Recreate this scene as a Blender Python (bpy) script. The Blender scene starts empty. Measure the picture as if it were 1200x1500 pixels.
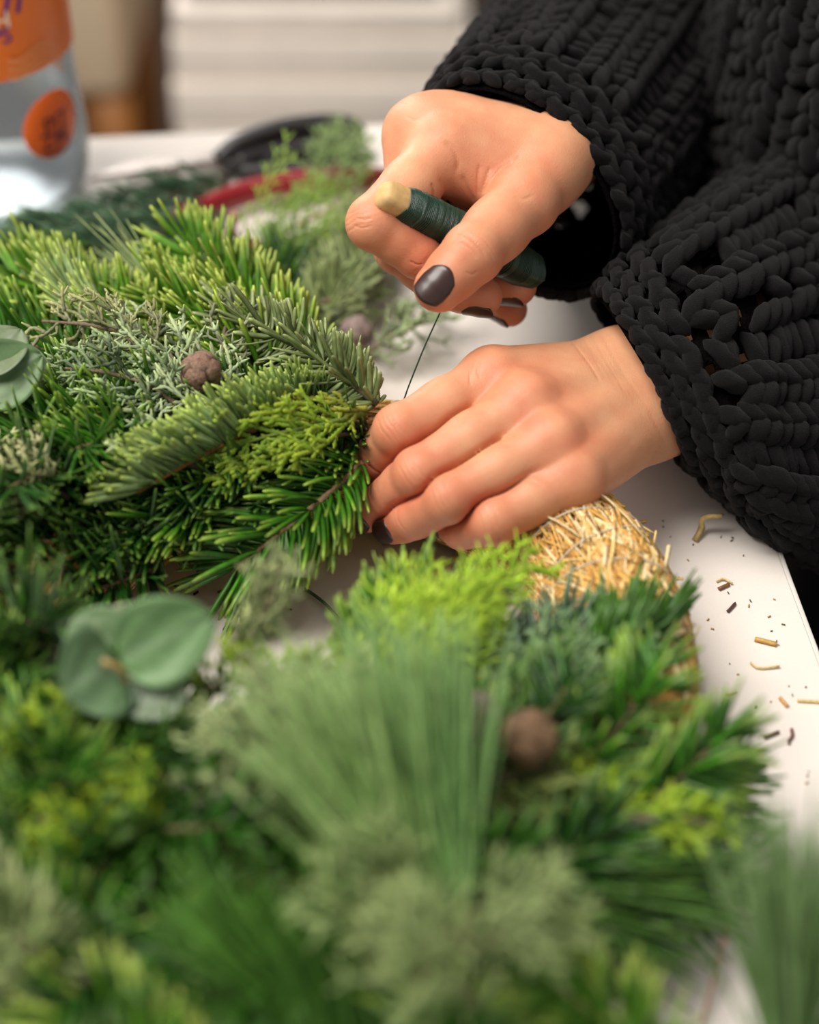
import bpy, math, random
import numpy as np
from mathutils import Vector, Matrix

# ------------------------------------------------------------------ camera
TZ = 0.75                                   # table top height
PITCH = math.radians(41.0); F = 2600.0; HC = 0.525
fwd = np.array([0, math.cos(PITCH), -math.sin(PITCH)])
upv = np.array([0, math.sin(PITCH), math.cos(PITCH)])
rtv = np.array([1.0, 0, 0])
CAM = np.array([0, -HC / math.tan(PITCH), HC + TZ])
scene = bpy.context.scene
cd = bpy.data.cameras.new('camera'); cam = bpy.data.objects.new('camera', cd)
scene.collection.objects.link(cam); scene.camera = cam
cam.location = CAM; cam.rotation_euler = (math.radians(90) - PITCH, 0, 0)
cd.sensor_fit = 'VERTICAL'; cd.sensor_height = 36; cd.sensor_width = 28.8
cd.lens = F / 1500 * 36; cd.clip_start = 0.02
cd.dof.use_dof = True; cd.dof.focus_distance = 0.755; cd.dof.aperture_fstop = 3.0
cd.dof.aperture_blades = 9

# ------------------------------------------------------------------ light
w = bpy.data.worlds.new('world'); scene.world = w; w.use_nodes = True
w.node_tree.nodes['Background'].inputs[0].default_value = (1.0, 0.95, 0.90, 1)
w.node_tree.nodes['Background'].inputs[1].default_value = 0.42

def area(name, loc, target, size, power, col, sy=None):
    l = bpy.data.lights.new(name, 'AREA'); l.energy = power; l.color = col
    l.size = size
    if sy: l.shape = 'RECTANGLE'; l.size_y = sy
    o = bpy.data.objects.new(name, l); scene.collection.objects.link(o)
    o.location = loc
    o.rotation_euler = (Vector(target) - Vector(loc)).to_track_quat('-Z', 'Y').to_euler()
    return o
area('ceiling_light', (-0.80, -0.10, 2.5), (0.0, 0.0, 0.8), 1.2, 53, (1.0, 0.93, 0.86), 1.2)
area('window_light', (-1.3, 2.7, 2.0), (0.0, 0.15, 0.8), 1.5, 46, (1.0, 0.95, 0.91), 1.5)
vs = scene.view_settings
vs.view_transform = 'Standard'; vs.look = 'None'; vs.exposure = 0.10; vs.gamma = 1.0
vs.use_curve_mapping = False

# ------------------------------------------------------------------ helpers
def ray(x, y): return fwd + (x - 600) / F * rtv - (y - 750) / F * upv
def P(x, y, d): return CAM + d * ray(x, y)                   # point at depth d
def G(x, y, h=0.0):                                          # point h above the table top
    r = ray(x, y); return CAM + r * (h + TZ - CAM[2]) / r[2]
def proj(w_):
    v = np.asarray(w_) - CAM; d = v @ fwd; return np.stack([600 + F * (v @ rtv) / d, 750 - F * (v @ upv) / d, d], -1)
def hgt(p): return p[2] - TZ
def nrm(v):
    v = np.asarray(v, float); return v / (np.linalg.norm(v, axis=-1, keepdims=True) + 1e-12)
def lin(r, g, b):
    f = lambda c: (c / 12.92 if c <= 0.04045 else ((c + 0.055) / 1.055) ** 2.4)
    return np.array([f(r / 255), f(g / 255), f(b / 255)])
col = scene.collection

def mesh_np(name, V, Q=None, T=None, mat=None, parent=None, cols=None, smooth=True, attrs=None, mats=None, midx=None):
    V = np.asarray(V, np.float64)
    if parent is not None:
        V = V - np.array(wloc(parent))
    me = bpy.data.meshes.new(name)
    nq = 0 if Q is None else len(Q); nt = 0 if T is None else len(T)
    me.vertices.add(len(V)); me.vertices.foreach_set('co', V.astype(np.float32).ravel())
    loops = []
    if nq: loops.append(np.asarray(Q, np.int32).ravel())
    if nt: loops.append(np.asarray(T, np.int32).ravel())
    loops = np.concatenate(loops)
    me.loops.add(len(loops)); me.loops.foreach_set('vertex_index', loops)
    starts = np.concatenate([np.arange(nq) * 4, nq * 4 + np.arange(nt) * 3]).astype(np.int32)
    me.polygons.add(nq + nt); me.polygons.foreach_set('loop_start', starts)
    if midx is not None: me.polygons.foreach_set('material_index', np.asarray(midx, np.int32))
    me.update(calc_edges=True)
    if smooth: me.polygons.foreach_set('use_smooth', np.ones(nq + nt, bool))
    if cols is not None:
        a = me.attributes.new('col', 'FLOAT_COLOR', 'POINT')
        c = np.ones((len(V), 4), np.float32); c[:, :3] = cols
        a.data.foreach_set('color', c.ravel())
    for k, v in (attrs or {}).items():
        a = me.attributes.new(k, 'FLOAT', 'POINT'); a.data.foreach_set('value', np.asarray(v, np.float32))
    for m in (mats or ([mat] if mat else [])): me.materials.append(m)
    o = bpy.data.objects.new(name, me); col.objects.link(o)
    if parent is not None: o.parent = parent
    return o
def wloc(o):
    l = Vector((0, 0, 0))
    while o is not None: l = l + o.location; o = o.parent
    return l
def empty(name, loc, parent=None):
    o = bpy.data.objects.new(name, None); col.objects.link(o)
    o.empty_display_size = 0.02
    loc = Vector(loc)
    if parent is not None: o.parent = parent; loc = loc - wloc(parent)
    o.location = loc
    return o
def tag(o, label=None, cat=None, group=None, kind=None):
    if label: o['label'] = label
    if cat: o['category'] = cat
    if group: o['group'] = group
    if kind: o['kind'] = kind
    return o
class MB:                                    # collects geometry for one mesh
    def __init__(s): s.V = []; s.Q = []; s.T = []; s.C = []; s.n = 0
    def add(s, V, Q=None, T=None, c=None):
        V = np.asarray(V, float); s.V.append(V)
        if Q is not None and len(Q): s.Q.append(np.asarray(Q) + s.n)
        if T is not None and len(T): s.T.append(np.asarray(T) + s.n)
        if c is None: c = (1, 1, 1)
        s.C.append(np.broadcast_to(np.asarray(c, float), (len(V), 3)))
        s.n += len(V)
    def build(s, name, mat, parent=None, smooth=True, **k):
        return mesh_np(name, np.concatenate(s.V), np.concatenate(s.Q) if s.Q else None,
                       np.concatenate(s.T) if s.T else None, mat, parent, np.concatenate(s.C), smooth, **k)
def frames(pts, n0=None):
    pts = np.asarray(pts, float); t = nrm(np.gradient(pts, axis=0))
    n = np.array([0, 0, 1.0]) if n0 is None else np.asarray(n0, float)
    N = np.zeros_like(pts)
    for i in range(len(pts)):
        n = n - t[i] * (n @ t[i])
        if np.linalg.norm(n) < 1e-6: n = np.cross(t[i], [1, 0.3, 0.2])
        n = n / np.linalg.norm(n); N[i] = n
    return t, N, np.cross(t, N)
def tube(pts, rad, sides=6, flat=1.0, n0=None, cap=True, ph=0.0):
    pts = np.asarray(pts, float); m = len(pts)
    rad = np.broadcast_to(np.asarray(rad, float), (m,))
    t, N, B = frames(pts, n0)
    a = np.arange(sides) * 2 * np.pi / sides + ph
    V = pts[:, None] + rad[:, None, None] * (np.cos(a)[None, :, None] * B[:, None] + flat * np.sin(a)[None, :, None] * N[:, None])
    V = V.reshape(-1, 3)
    i = np.arange(m - 1)[:, None] * sides; j = np.arange(sides)[None]; k = (j + 1) % sides
    Q = np.stack([i + j, i + k, i + sides + k, i + sides + j], -1).reshape(-1, 4)
    T = None
    if cap:
        V = np.concatenate([V, pts[:1], pts[-1:]]); c0 = m * sides
        jj = np.arange(sides); kk = (jj + 1) % sides
        T = np.concatenate([np.stack([kk, jj, np.full(sides, c0)], -1),
                            np.stack([(m - 1) * sides + jj, (m - 1) * sides + kk, np.full(sides, c0 + 1)], -1)])
    return V, Q, T
def spline(pts, n):
    pts = np.asarray(pts, float); m = len(pts)
    if m == 2:
        return pts[0] + (pts[1] - pts[0]) * np.linspace(0, 1, n)[:, None]
    q = np.concatenate([[2 * pts[0] - pts[1]], pts, [2 * pts[-1] - pts[-2]]])
    s = np.linspace(0, m - 1, n); k = np.minimum(s.astype(int), m - 2); f = (s - k)[:, None]
    a, b, c, d = q[k], q[k + 1], q[k + 2], q[k + 3]
    return 0.5 * (2 * b + (c - a) * f + (2 * a - 5 * b + 4 * c - d) * f ** 2 + (-a + 3 * b - 3 * c + d) * f ** 3)
def box(lo, hi):
    x0, y0, z0 = lo; x1, y1, z1 = hi
    V = [(x0,y0,z0),(x1,y0,z0),(x1,y1,z0),(x0,y1,z0),(x0,y0,z1),(x1,y0,z1),(x1,y1,z1),(x0,y1,z1)]
    Q = [(0,3,2,1),(4,5,6,7),(0,1,5,4),(1,2,6,5),(2,3,7,6),(3,0,4,7)]
    return np.array(V, float), np.array(Q)
def lathe(prof, sides, center):
    prof = np.asarray(prof, float); m = len(prof)
    a = np.arange(sides) * 2 * np.pi / sides
    V = np.stack([prof[:, :1] * np.cos(a), prof[:, :1] * np.sin(a), np.repeat(prof[:, 1:2], sides, 1)], -1).reshape(-1, 3) + np.asarray(center)
    i = np.arange(m - 1)[:, None] * sides; j = np.arange(sides)[None]; k = (j + 1) % sides
    Q = np.stack([i + j, i + k, i + sides + k, i + sides + j], -1).reshape(-1, 4)
    return V, Q
def bevel(o, wd, seg=2):
    m = o.modifiers.new('bevel', 'BEVEL'); m.width = wd; m.segments = seg; return o

# ------------------------------------------------------------------ materials
def mat(name, color=(0.5, 0.5, 0.5), rough=0.5, attr=False, noise=None, bump=None, sss=0, sheen=0, trans=0, metal=0, spec=0.5, coat=0):
    m = bpy.data.materials.new(name); m.use_nodes = True
    nt = m.node_tree; N = nt.nodes; L = nt.links; b = N['Principled BSDF']
    b.inputs['Roughness'].default_value = rough; b.inputs['Metallic'].default_value = metal
    b.inputs['Specular IOR Level'].default_value = spec
    if coat: b.inputs['Coat Weight'].default_value = coat; b.inputs['Coat Roughness'].default_value = 0.06
    if sheen: b.inputs['Sheen Weight'].default_value = sheen; b.inputs['Sheen Roughness'].default_value = 0.6
    if sss:
        b.inputs['Subsurface Weight'].default_value = sss; b.inputs['Subsurface Scale'].default_value = 0.004
        b.inputs['Subsurface Radius'].default_value = (1.0, 0.35, 0.2)
    src = None
    tc = N.new('ShaderNodeTexCoord')
    if attr:
        a = N.new('ShaderNodeAttribute'); a.attribute_name = 'col'; src = a.outputs['Color']
    if noise:                               # (scale, dark factor, light factor)
        nz = N.new('ShaderNodeTexNoise'); nz.inputs['Scale'].default_value = noise[0]; nz.inputs['Detail'].default_value = 5
        L.new(tc.outputs['Object'], nz.inputs['Vector'])
        mr = N.new('ShaderNodeMapRange'); mr.inputs[3].default_value = noise[1]; mr.inputs[4].default_value = noise[2]
        mr.inputs[1].default_value = 0.3; mr.inputs[2].default_value = 0.7
        L.new(nz.outputs['Fac'], mr.inputs[0])
        mx = N.new('ShaderNodeMix'); mx.data_type = 'RGBA'; mx.blend_type = 'MULTIPLY'; mx.inputs[0].default_value = 1
        if src is not None: L.new(src, mx.inputs[6])
        else: mx.inputs[6].default_value = (*color, 1)
        cb = N.new('ShaderNodeCombineColor')
        for k in range(3): L.new(mr.outputs[0], cb.inputs[k])
        L.new(cb.outputs[0], mx.inputs[7]); src = mx.outputs[2]
    if src is not None: L.new(src, b.inputs['Base Color'])
    else: b.inputs['Base Color'].default_value = (*color, 1)
    if bump:                                # (scale, strength, distance)
        nb = N.new('ShaderNodeTexNoise'); nb.inputs['Scale'].default_value = bump[0]; nb.inputs['Detail'].default_value = 6
        L.new(tc.outputs['Object'], nb.inputs['Vector'])
        bp = N.new('ShaderNodeBump'); bp.inputs['Strength'].default_value = bump[1]; bp.inputs['Distance'].default_value = bump[2]
        L.new(nb.outputs['Fac'], bp.inputs['Height']); L.new(bp.outputs[0], b.inputs['Normal'])
    if trans:
        tl = N.new('ShaderNodeBsdfTranslucent'); ms = N.new('ShaderNodeMixShader'); ms.inputs[0].default_value = trans
        if src is not None: L.new(src, tl.inputs[0])
        else: tl.inputs[0].default_value = (*color, 1)
        L.new(b.outputs[0], ms.inputs[1]); L.new(tl.outputs[0], ms.inputs[2])
        L.new(ms.outputs[0], N['Material Output'].inputs['Surface'])
    return m
M = {}
M['table'] = mat('white_laminate', lin(243, 236, 228), 0.42, noise=(900, 0.97, 1.0), bump=(2500, 0.08, 0.0003), spec=0.4)
M['edge'] = mat('edge_band', lin(225, 222, 214), 0.4, noise=(200, .94, 1))
M['seam'] = mat('edge_seam', lin(120, 112, 100), 0.5, noise=(200, .9, 1))
M['needle'] = mat('needle', rough=0.38, attr=True, noise=(400, 0.75, 1.15), trans=0.08, spec=0.55)
M['soft'] = mat('soft_foliage', rough=0.6, attr=True, noise=(600, 0.75, 1.15), trans=0.10, spec=0.35)
M['bark'] = mat('bark', rough=0.8, attr=True, noise=(900, 0.6, 1.2), bump=(1500, 0.5, 0.0006))
M['straw'] = mat('straw', rough=0.5, attr=True, noise=(700, 0.8, 1.12), trans=0.1, bump=(2500, 0.25, 0.0003))
M['leaf'] = mat('eucalyptus_leaf', rough=0.5, attr=True, noise=(250, 0.85, 1.1), trans=0.12, bump=(400, 0.1, 0.0005))
M['cone'] = mat('cone', rough=0.75, attr=True, noise=(800, 0.6, 1.25), bump=(1200, 0.6, 0.0007))
M['yarn'] = mat('black_yarn', lin(17, 16, 17), 0.95, noise=(1500, 0.6, 1.4), bump=(2200, 0.8, 0.0008), sheen=0.05, spec=0.06)
M['lining'] = mat('black_knit_base', lin(14, 13, 13), 1.0, noise=(900, 0.6, 1.3), bump=(900, 0.8, 0.002), spec=0.0)
M['trouser'] = mat('black_cloth', lin(16, 15, 15), 0.95, noise=(600, 0.7, 1.3), bump=(1500, .3, .0005), spec=0.1)
M['nail'] = mat('dark_nail_polish', lin(50, 27, 23), 0.34, noise=(600, 0.85, 1.1), spec=0.6, coat=0.12)
M['wood'] = mat('light_wood', lin(205, 168, 112), 0.6, noise=(300, 0.82, 1.1), bump=(800, .2, .0004))
M['wire'] = mat('green_wire', lin(22, 58, 44), 0.32, noise=(900, 0.7, 1.3), spec=0.6)
M['thread'] = mat('nylon_thread', lin(240, 235, 222), 0.25, noise=(600, .9, 1), trans=0.4)
M['floor'] = mat('dark_floor', lin(52, 38, 26), 0.6, noise=(6, 0.7, 1.2))
M['wall'] = mat('wall_paint', lin(70, 62, 55), 0.8, noise=(4, 0.9, 1.05))
# ------------------------------------------------------------------ setting
def flat_box(name, lo, hi, m, parent=None):
    V, Q = box(lo, hi); return mesh_np(name, V, Q, mat=m, parent=parent, smooth=False)
tag(flat_box('floor', (-3.5, -2.5, -0.05), (3.5, 4.0, 0.0), M['floor']), 'dark brown floor under the table', kind='structure')
tag(flat_box('wall_back', (-3.5, 4.0, 0.0), (3.5, 4.1, 2.8), M['wall']), 'dim wall behind the table', kind='structure')

# the table: corner where right and far edges meet, turned a little
e1 = G(1135.7, 778.8); e2 = G(1200, 953); f1 = G(115, 201); f2 = G(537, 181)
dr = nrm((e1 - e2)[:2]); df = nrm((f2 - f1)[:2])
df = nrm(df + np.array([dr[1], -dr[0]])); dr = np.array([-df[1], df[0]])
A_ = np.array([dr, -df]).T; s = np.linalg.solve(A_, f1[:2] - e1[:2]); corner = e1[:2] + dr * s[0]
table = empty('table', (corner[0] - df[0] * 0.75 - dr[0] * 0.45, corner[1] - df[1] * 0.75 - dr[1] * 0.45, 0))
tag(table, 'white laminate work table under the wreath', 'table')
def slab(name, u0, u1, v0, v1, z0, z1, m, bev=0):          # u leftwards from corner, v towards the camera
    V, Q = box((0, 0, z0), (1, 1, z1))
    out = []
    for x, y, z in V:
        u = u0 + (u1 - u0) * x; v = v0 + (v1 - v0) * y
        c = corner - df * u - dr * v; out.append((c[0], c[1], z))
    o = mesh_np(name, out, Q[:, ::-1], mat=m, parent=table, smooth=False)
    if bev: bevel(o, bev, 2)
    return o
TW, TD = 1.5, 0.95
slab('table_top', 0.0022, TW - .0022, 0.0022, TD - .0022, TZ - 0.025, TZ, M['table'], 0.0006)
for nm, a in (('edge_band', (0, .0022, 0, TD)), ('edge_band', (TW - .0022, TW, 0, TD)), ('edge_band', (.0022, TW - .0022, 0, .0022)), ('edge_band', (.0022, TW - .0022, TD - .0022, TD))):
    slab(nm, *a, TZ - 0.025, TZ - 0.0004, M['edge'], 0.0005)
for u in (0.05, TW - 0.1):
    for v in (0.05, TD - 0.1):
        slab('leg', u, u + .05, v, v + .05, 0, TZ - 0.025, M['edge'], 0.004)

# ------------------------------------------------------------------ implicit surface modelling for the hands
class Field:
    def __init__(s, lo, hi, h):
        s.lo = np.asarray(lo, float); s.h = h
        s.n = np.ceil((np.asarray(hi) - s.lo) / h).astype(int) + 1
        s.ax = [(s.lo[k] + h * np.arange(s.n[k])).astype(np.float32) for k in range(3)]
    def new(s): return np.full(s.n, 0.03, np.float32)
    def sub(s, lo, hi):
        i0 = np.clip(((np.asarray(lo) - s.lo) / s.h).astype(int), 0, s.n); i1 = np.clip(((np.asarray(hi) - s.lo) / s.h).astype(int) + 2, 0, s.n)
        sl = tuple(slice(a, b) for a, b in zip(i0, i1))
        return sl, s.ax[0][sl[0]][:, None, None], s.ax[1][sl[1]][None, :, None], s.ax[2][sl[2]][None, None, :]
    def cone(s, D, a, b, ra, rb, k=0.003, flat=None):
        a = np.asarray(a, float); b = np.asarray(b, float); mg = max(ra, rb) + k + 0.006
        sl, X, Y, Z = s.sub(np.minimum(a, b) - mg, np.maximum(a, b) + mg)
        if 0 in D[sl].shape: return
        px, py, pz = X - a[0], Y - a[1], Z - a[2]; ba = b - a; L2 = max(ba @ ba, 1e-10)
        t = np.clip((px * ba[0] + py * ba[1] + pz * ba[2]) / L2, 0, 1).astype(np.float32)
        qx, qy, qz = px - t * ba[0], py - t * ba[1], pz - t * ba[2]
        r2 = qx * qx + qy * qy + qz * qz
        if flat is not None:
            n, f = flat; n = nrm(n); dn = qx * n[0] + qy * n[1] + qz * n[2]; r2 = r2 + dn * dn * (f * f - 1)
        d = np.sqrt(r2) - (ra + (rb - ra) * t)
        D[sl] = smin(D[sl], d, k)
def smin(a, b, k):
    h = np.clip(0.5 + 0.5 * (b - a) / k, 0, 1)
    return b + (a - b) * h - k * h * (1 - h)
def surface_nets(D, lo, h, passes=1):
    S = D < 0
    n = np.array(D.shape)
    c = np.zeros(n - 1, np.int8)
    for i in (0, 1):
        for j in (0, 1):
            for k in (0, 1):
                c += S[i:n[0] - 1 + i, j:n[1] - 1 + j, k:n[2] - 1 + k]
    act = (c > 0) & (c < 8); idx = np.argwhere(act)
    vid = np.full(act.shape, -1, np.int32); vid[act] = np.arange(len(idx))
    acc = np.zeros((len(idx), 3)); cnt = np.zeros(len(idx))
    cor = [(i, j, k) for i in (0, 1) for j in (0, 1) for k in (0, 1)]
    vals = {q: D[idx[:, 0] + q[0], idx[:, 1] + q[1], idx[:, 2] + q[2]] for q in cor}
    for a in cor:
        for ax in range(3):
            if a[ax]: continue
            b = list(a); b[ax] = 1; b = tuple(b)
            va, vb = vals[a], vals[b]; m = (va < 0) != (vb < 0)
            t = np.where(m, va / np.where(m, va - vb, 1), 0)
            p = np.array(a, float)[None] + np.zeros((len(idx), 1)); p[:, ax] += t
            acc[m] += p[m]; cnt[m] += 1
    V = idx + acc / cnt[:, None]
    Q = []
    for ax in range(3):
        o1, o2 = [(1, 2), (2, 0), (0, 1)][ax]
        sl0 = [slice(None)] * 3; sl1 = [slice(None)] * 3
        sl0[ax] = slice(0, -1); sl1[ax] = slice(1, None)
        a, b = S[tuple(sl0)], S[tuple(sl1)]
        e = np.argwhere(a != b); e = e[(e[:, o1] > 0) & (e[:, o2] > 0) & (e[:, o1] < n[o1] - 1) & (e[:, o2] < n[o2] - 1)]
        fl = a[e[:, 0], e[:, 1], e[:, 2]]
        d1 = np.zeros(3, int); d1[o1] = 1; d2 = np.zeros(3, int); d2[o2] = 1
        g = lambda q: vid[q[:, 0], q[:, 1], q[:, 2]]
        q = np.stack([g(e - d1 - d2), g(e - d2), g(e), g(e - d1)], -1)
        q[~fl] = q[~fl][:, ::-1]; Q.append(q)
    Q = np.concatenate(Q); Q = Q[(Q >= 0).all(1)]
    for _ in range(passes):                                  # light relaxation
        s = np.zeros_like(V); w_ = np.zeros(len(V))
        for k in range(4):
            for m2 in (Q[:, (k + 1) % 4], Q[:, (k + 3) % 4]):
                np.add.at(s, Q[:, k], V[m2]); np.add.at(w_, Q[:, k], 1)
        V = 0.5 * V + 0.5 * s / np.maximum(w_, 1)[:, None]
    return V * h + lo, Q
def skin_material():
    m = bpy.data.materials.new('skin'); m.use_nodes = True
    nt = m.node_tree; N = nt.nodes; L = nt.links; b = N['Principled BSDF']
    b.inputs['Roughness'].default_value = 0.47; b.inputs['Specular IOR Level'].default_value = 0.4
    b.inputs['Subsurface Weight'].default_value = 0.35; b.inputs['Subsurface Scale'].default_value = 0.004
    b.inputs['Subsurface Radius'].default_value = (1.0, 0.4, 0.22)
    tc = N.new('ShaderNodeTexCoord')
    at = N.new('ShaderNodeAttribute'); at.attribute_name = 'red'
    nz = N.new('ShaderNodeTexNoise'); nz.inputs['Scale'].default_value = 90; nz.inputs['Detail'].default_value = 7
    L.new(tc.outputs['Object'], nz.inputs['Vector'])
    ad = N.new('ShaderNodeMath'); ad.operation = 'MULTIPLY_ADD'; ad.inputs[1].default_value = 0.9; ad.inputs[2].default_value = -0.36
    L.new(nz.outputs['Fac'], ad.inputs[0])
    a2 = N.new('ShaderNodeMath'); a2.operation = 'ADD'; a2.use_clamp = True
    L.new(ad.outputs[0], a2.inputs[0]); L.new(at.outputs['Fac'], a2.inputs[1])
    mx = N.new('ShaderNodeMix'); mx.data_type = 'RGBA'
    mx.inputs[6].default_value = (*lin(216, 160, 122), 1); mx.inputs[7].default_value = (*lin(198, 108, 80), 1)
    L.new(a2.outputs[0], mx.inputs[0])
    # fine pores and skin lines
    v = N.new('ShaderNodeTexNoise'); v.inputs['Scale'].default_value = 1100; v.inputs['Detail'].default_value = 3
    L.new(tc.outputs['Object'], v.inputs['Vector'])
    L.new(mx.outputs[2], b.inputs['Base Color'])
    wr = N.new('ShaderNodeAttribute'); wr.attribute_name = 'wr'
    b1 = N.new('ShaderNodeBump'); b1.inputs['Strength'].default_value = 0.34; b1.inputs['Distance'].default_value = 0.0003
    vo = N.new('ShaderNodeTexVoronoi'); vo.feature = 'DISTANCE_TO_EDGE'; vo.inputs['Scale'].default_value = 750
    L.new(tc.outputs['Object'], vo.inputs['Vector'])
    hm = N.new('ShaderNodeMath'); hm.operation = 'MULTIPLY_ADD'; hm.inputs[1].default_value = 0.9
    L.new(vo.outputs['Distance'], hm.inputs[0]); L.new(v.outputs['Fac'], hm.inputs[2]); L.new(hm.outputs[0], b1.inputs['Height'])
    b2 = N.new('ShaderNodeBump'); b2.inputs['Strength'].default_value = 0.8; b2.inputs['Distance'].default_value = 0.001
    L.new(wr.outputs['Fac'], b2.inputs['Height']); L.new(b1.outputs[0], b2.inputs['Normal'])
    L.new(b2.outputs[0], b.inputs['Normal'])
    return m
M['skin'] = skin_material()

def build_hand(name, fingers, thumb, wrist, arm, n_dors, parent, h=0.0008, webs=True, extra=None, webr=0.0058, groove=0.0022, creases=()):
    """fingers: 4 lists of (pos, radius) MCP,PIP,DIP,tip; thumb: CMC,MCP,IP,tip; arm: (pos, radius, flat) list from the wrist on"""
    allp = np.array([p for f in fingers for p, r in f] + [p for p, r in thumb] + [wrist] + [p for p, r in arm])
    fl = Field(allp.min(0) - 0.028, allp.max(0) + 0.028, h)
    palm = fl.new(); n_dors = nrm(n_dors)
    mcp = [np.asarray(f[0][0]) for f in fingers]; mean = sum(mcp) / 4
    row = nrm(mcp[0] - mcp[3])
    for i, f in enumerate(fingers):
        c = wrist + (mcp[i] - mean) * 0.42
        r = f[0][1]
        fl.cone(palm, c, mcp[i], 0.0145, r * 1.0, 0.010)
        fl.cone(palm, c - n_dors * .006, mcp[i] - n_dors * .004, 0.014, r * 1.0, 0.010)          # palm side flesh
        fl.cone(palm, mcp[i] + n_dors * 0.0015, mcp[i] + n_dors * 0.0018, r * 0.86, r * 0.86, 0.005)   # knuckle
        fl.cone(palm, wrist + (mcp[i] - mean) * 0.30 + n_dors * 0.010, mcp[i] + n_dors * r * .72, 0.0028, 0.0032, 0.006)  # tendon
    prev = None
    for (p, r) in arm:
        if prev is not None:
            for sg in (-1, 1):
                fl.cone(palm, prev[0] + row * sg * prev[1] * .42, p + row * sg * r * .42, prev[1] * .8, r * .8, 0.012)
        prev = (np.asarray(p), r)
    if webs:
        for i in range(3):
            a = fingers[i]; b = fingers[i + 1]
            pa = a[0][0] + (a[1][0] - a[0][0]) * 0.27; pb = b[0][0] + (b[1][0] - b[0][0]) * 0.27
            fl.cone(palm, pa, pb, webr, webr, 0.006)
    for e in (extra or []):
        fl.cone(palm, *e)
    gs = []; frames_ = []
    allf = [(f, False) for f in fingers] + [(thumb, True)]
    for f, isth in allf:
        g = fl.new()
        pts = [np.asarray(p, float) for p, r in f]; rr = [r for p, r in f]
        dirs = [nrm(pts[i + 1] - pts[i]) for i in range(3)]
        pal = []
        for i in range(3):
            v = np.zeros(3)
            if i > 0: v += dirs[i] - dirs[i - 1]
            if i < 2: v += dirs[i + 1] - dirs[i]
            v = v - dirs[i] * (v @ dirs[i])
            if np.linalg.norm(v) < 0.12: v = v - n_dors * 0.2; v = v - dirs[i] * (v @ dirs[i])
            pal.append(nrm(v))
        for i in range(3):
            a, b = pts[i], pts[i + 1]; ra, rb = rr[i], rr[i + 1]
            mid = (a + b) / 2; rm = (ra + rb) / 2 * (0.965 if i < 2 else 0.99)
            fl.cone(g, a, mid, ra, rm, 0.003); fl.cone(g, mid, b, rm, rb, 0.003)
            if i < 2: fl.cone(g, mid + pal[i] * 0.0022, mid + dirs[i] * .004 + pal[i] * 0.0022, rm * .93, rm * .93, 0.005)   # pad
            else:
                q = a + (b - a) * 0.62 + pal[i] * 0.0016
                fl.cone(g, q, b + pal[i] * 0.0006, rb * 1.05, rb * 0.92, 0.004)
            if i > 0:                                                                        # knuckle swelling
                fl.cone(g, a - pal[i] * 0.0010, a - pal[i] * 0.0010, ra * 0.95, ra * 0.95, 0.003)
        frames_.append((pts, rr, dirs, pal))
        gs.append(g)
    km = np.full(fl.n, 0.0012, np.float32)
    X, Y, Z = (fl.ax[0][:, None, None], fl.ax[1][None, :, None], fl.ax[2][None, None, :])
    for q, rad, kk in [(m_, 0.020, 0.007) for m_ in mcp] + [(np.asarray(thumb[0][0]), 0.030, 0.010), (np.asarray(thumb[1][0]), 0.019, 0.010)]:
        dd = np.sqrt((X - q[0]) ** 2 + (Y - q[1]) ** 2 + (Z - q[2]) ** 2)
        km = np.maximum(km, 0.0012 + (kk - 0.0012) * np.clip(1.6 - dd / rad * 1.3, 0, 1))
    # fingers touch along crisp creases instead of melting into each other
    md = np.full(fl.n, 9.0, np.float32)
    for q in mcp: md = np.minimum(md, np.sqrt((X - q[0]) ** 2 + (Y - q[1]) ** 2 + (Z - q[2]) ** 2))
    gm = np.clip((md - 0.017) / 0.010, 0, 1)
    fing = gs[0]
    for g in gs[1:]:
        df_ = fing - g
        fing = np.minimum(fing, g) + groove * gm * np.exp(-(df_ / 0.0013) ** 2)
    D = smin(palm, fing, km)
    V, Q = surface_nets(D, fl.lo, h, 2)
    red = np.zeros(len(V)); wr = np.zeros(len(V))
    for fi, (pts, rr, dirs, pal) in enumerate(frames_):
        for i in (0, 1, 2, 3):
            if fi == 4 and i == 0: continue
            dd = np.linalg.norm(V - pts[i], axis=1)
            red += {0: .45, 1: .55, 2: .45, 3: .6}[i] * np.exp(-(dd / (rr[i] * 1.5)) ** 2)
        for i in ((1, 2) if fi < 4 else (2,)):                # creases over the back of PIP / DIP joints
            t = nrm(dirs[i] + dirs[i - 1]); nd = -nrm(pal[i] + pal[i - 1]); lt = np.cross(t, nd)
            q = V - pts[i]; a = q @ t; hh = q @ nd; l = q @ lt
            msk = np.clip(hh / rr[i] * 2.0 - 0.5, 0, 1) * (np.linalg.norm(q, axis=1) < rr[i] * 2.2)
            rs = np.random.RandomState(fi * 7 + i)
            for off in ((-.0036, -.0014, .0006, .0030) if i == 1 else (-.0012, .001)):
                bow = off * 45 * l * l * 3 + 0.00022 * np.sin(l * 700 + rs.rand() * 6)
                wr -= msk * (0.16 + .22 * rs.rand()) * np.exp(-((a - off - bow) / 0.0005) ** 2) * np.exp(-(l / (rr[i] * .75)) ** 2)
            # palmar flexion crease
            msk = np.clip(-hh / rr[i], 0, 1) * (np.linalg.norm(q, axis=1) < rr[i] * 1.8)
            wr -= msk * 1.2 * np.exp(-(a / 0.0007) ** 2)
    pj = proj(V); mpp = pj[:, 2] / F
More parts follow.
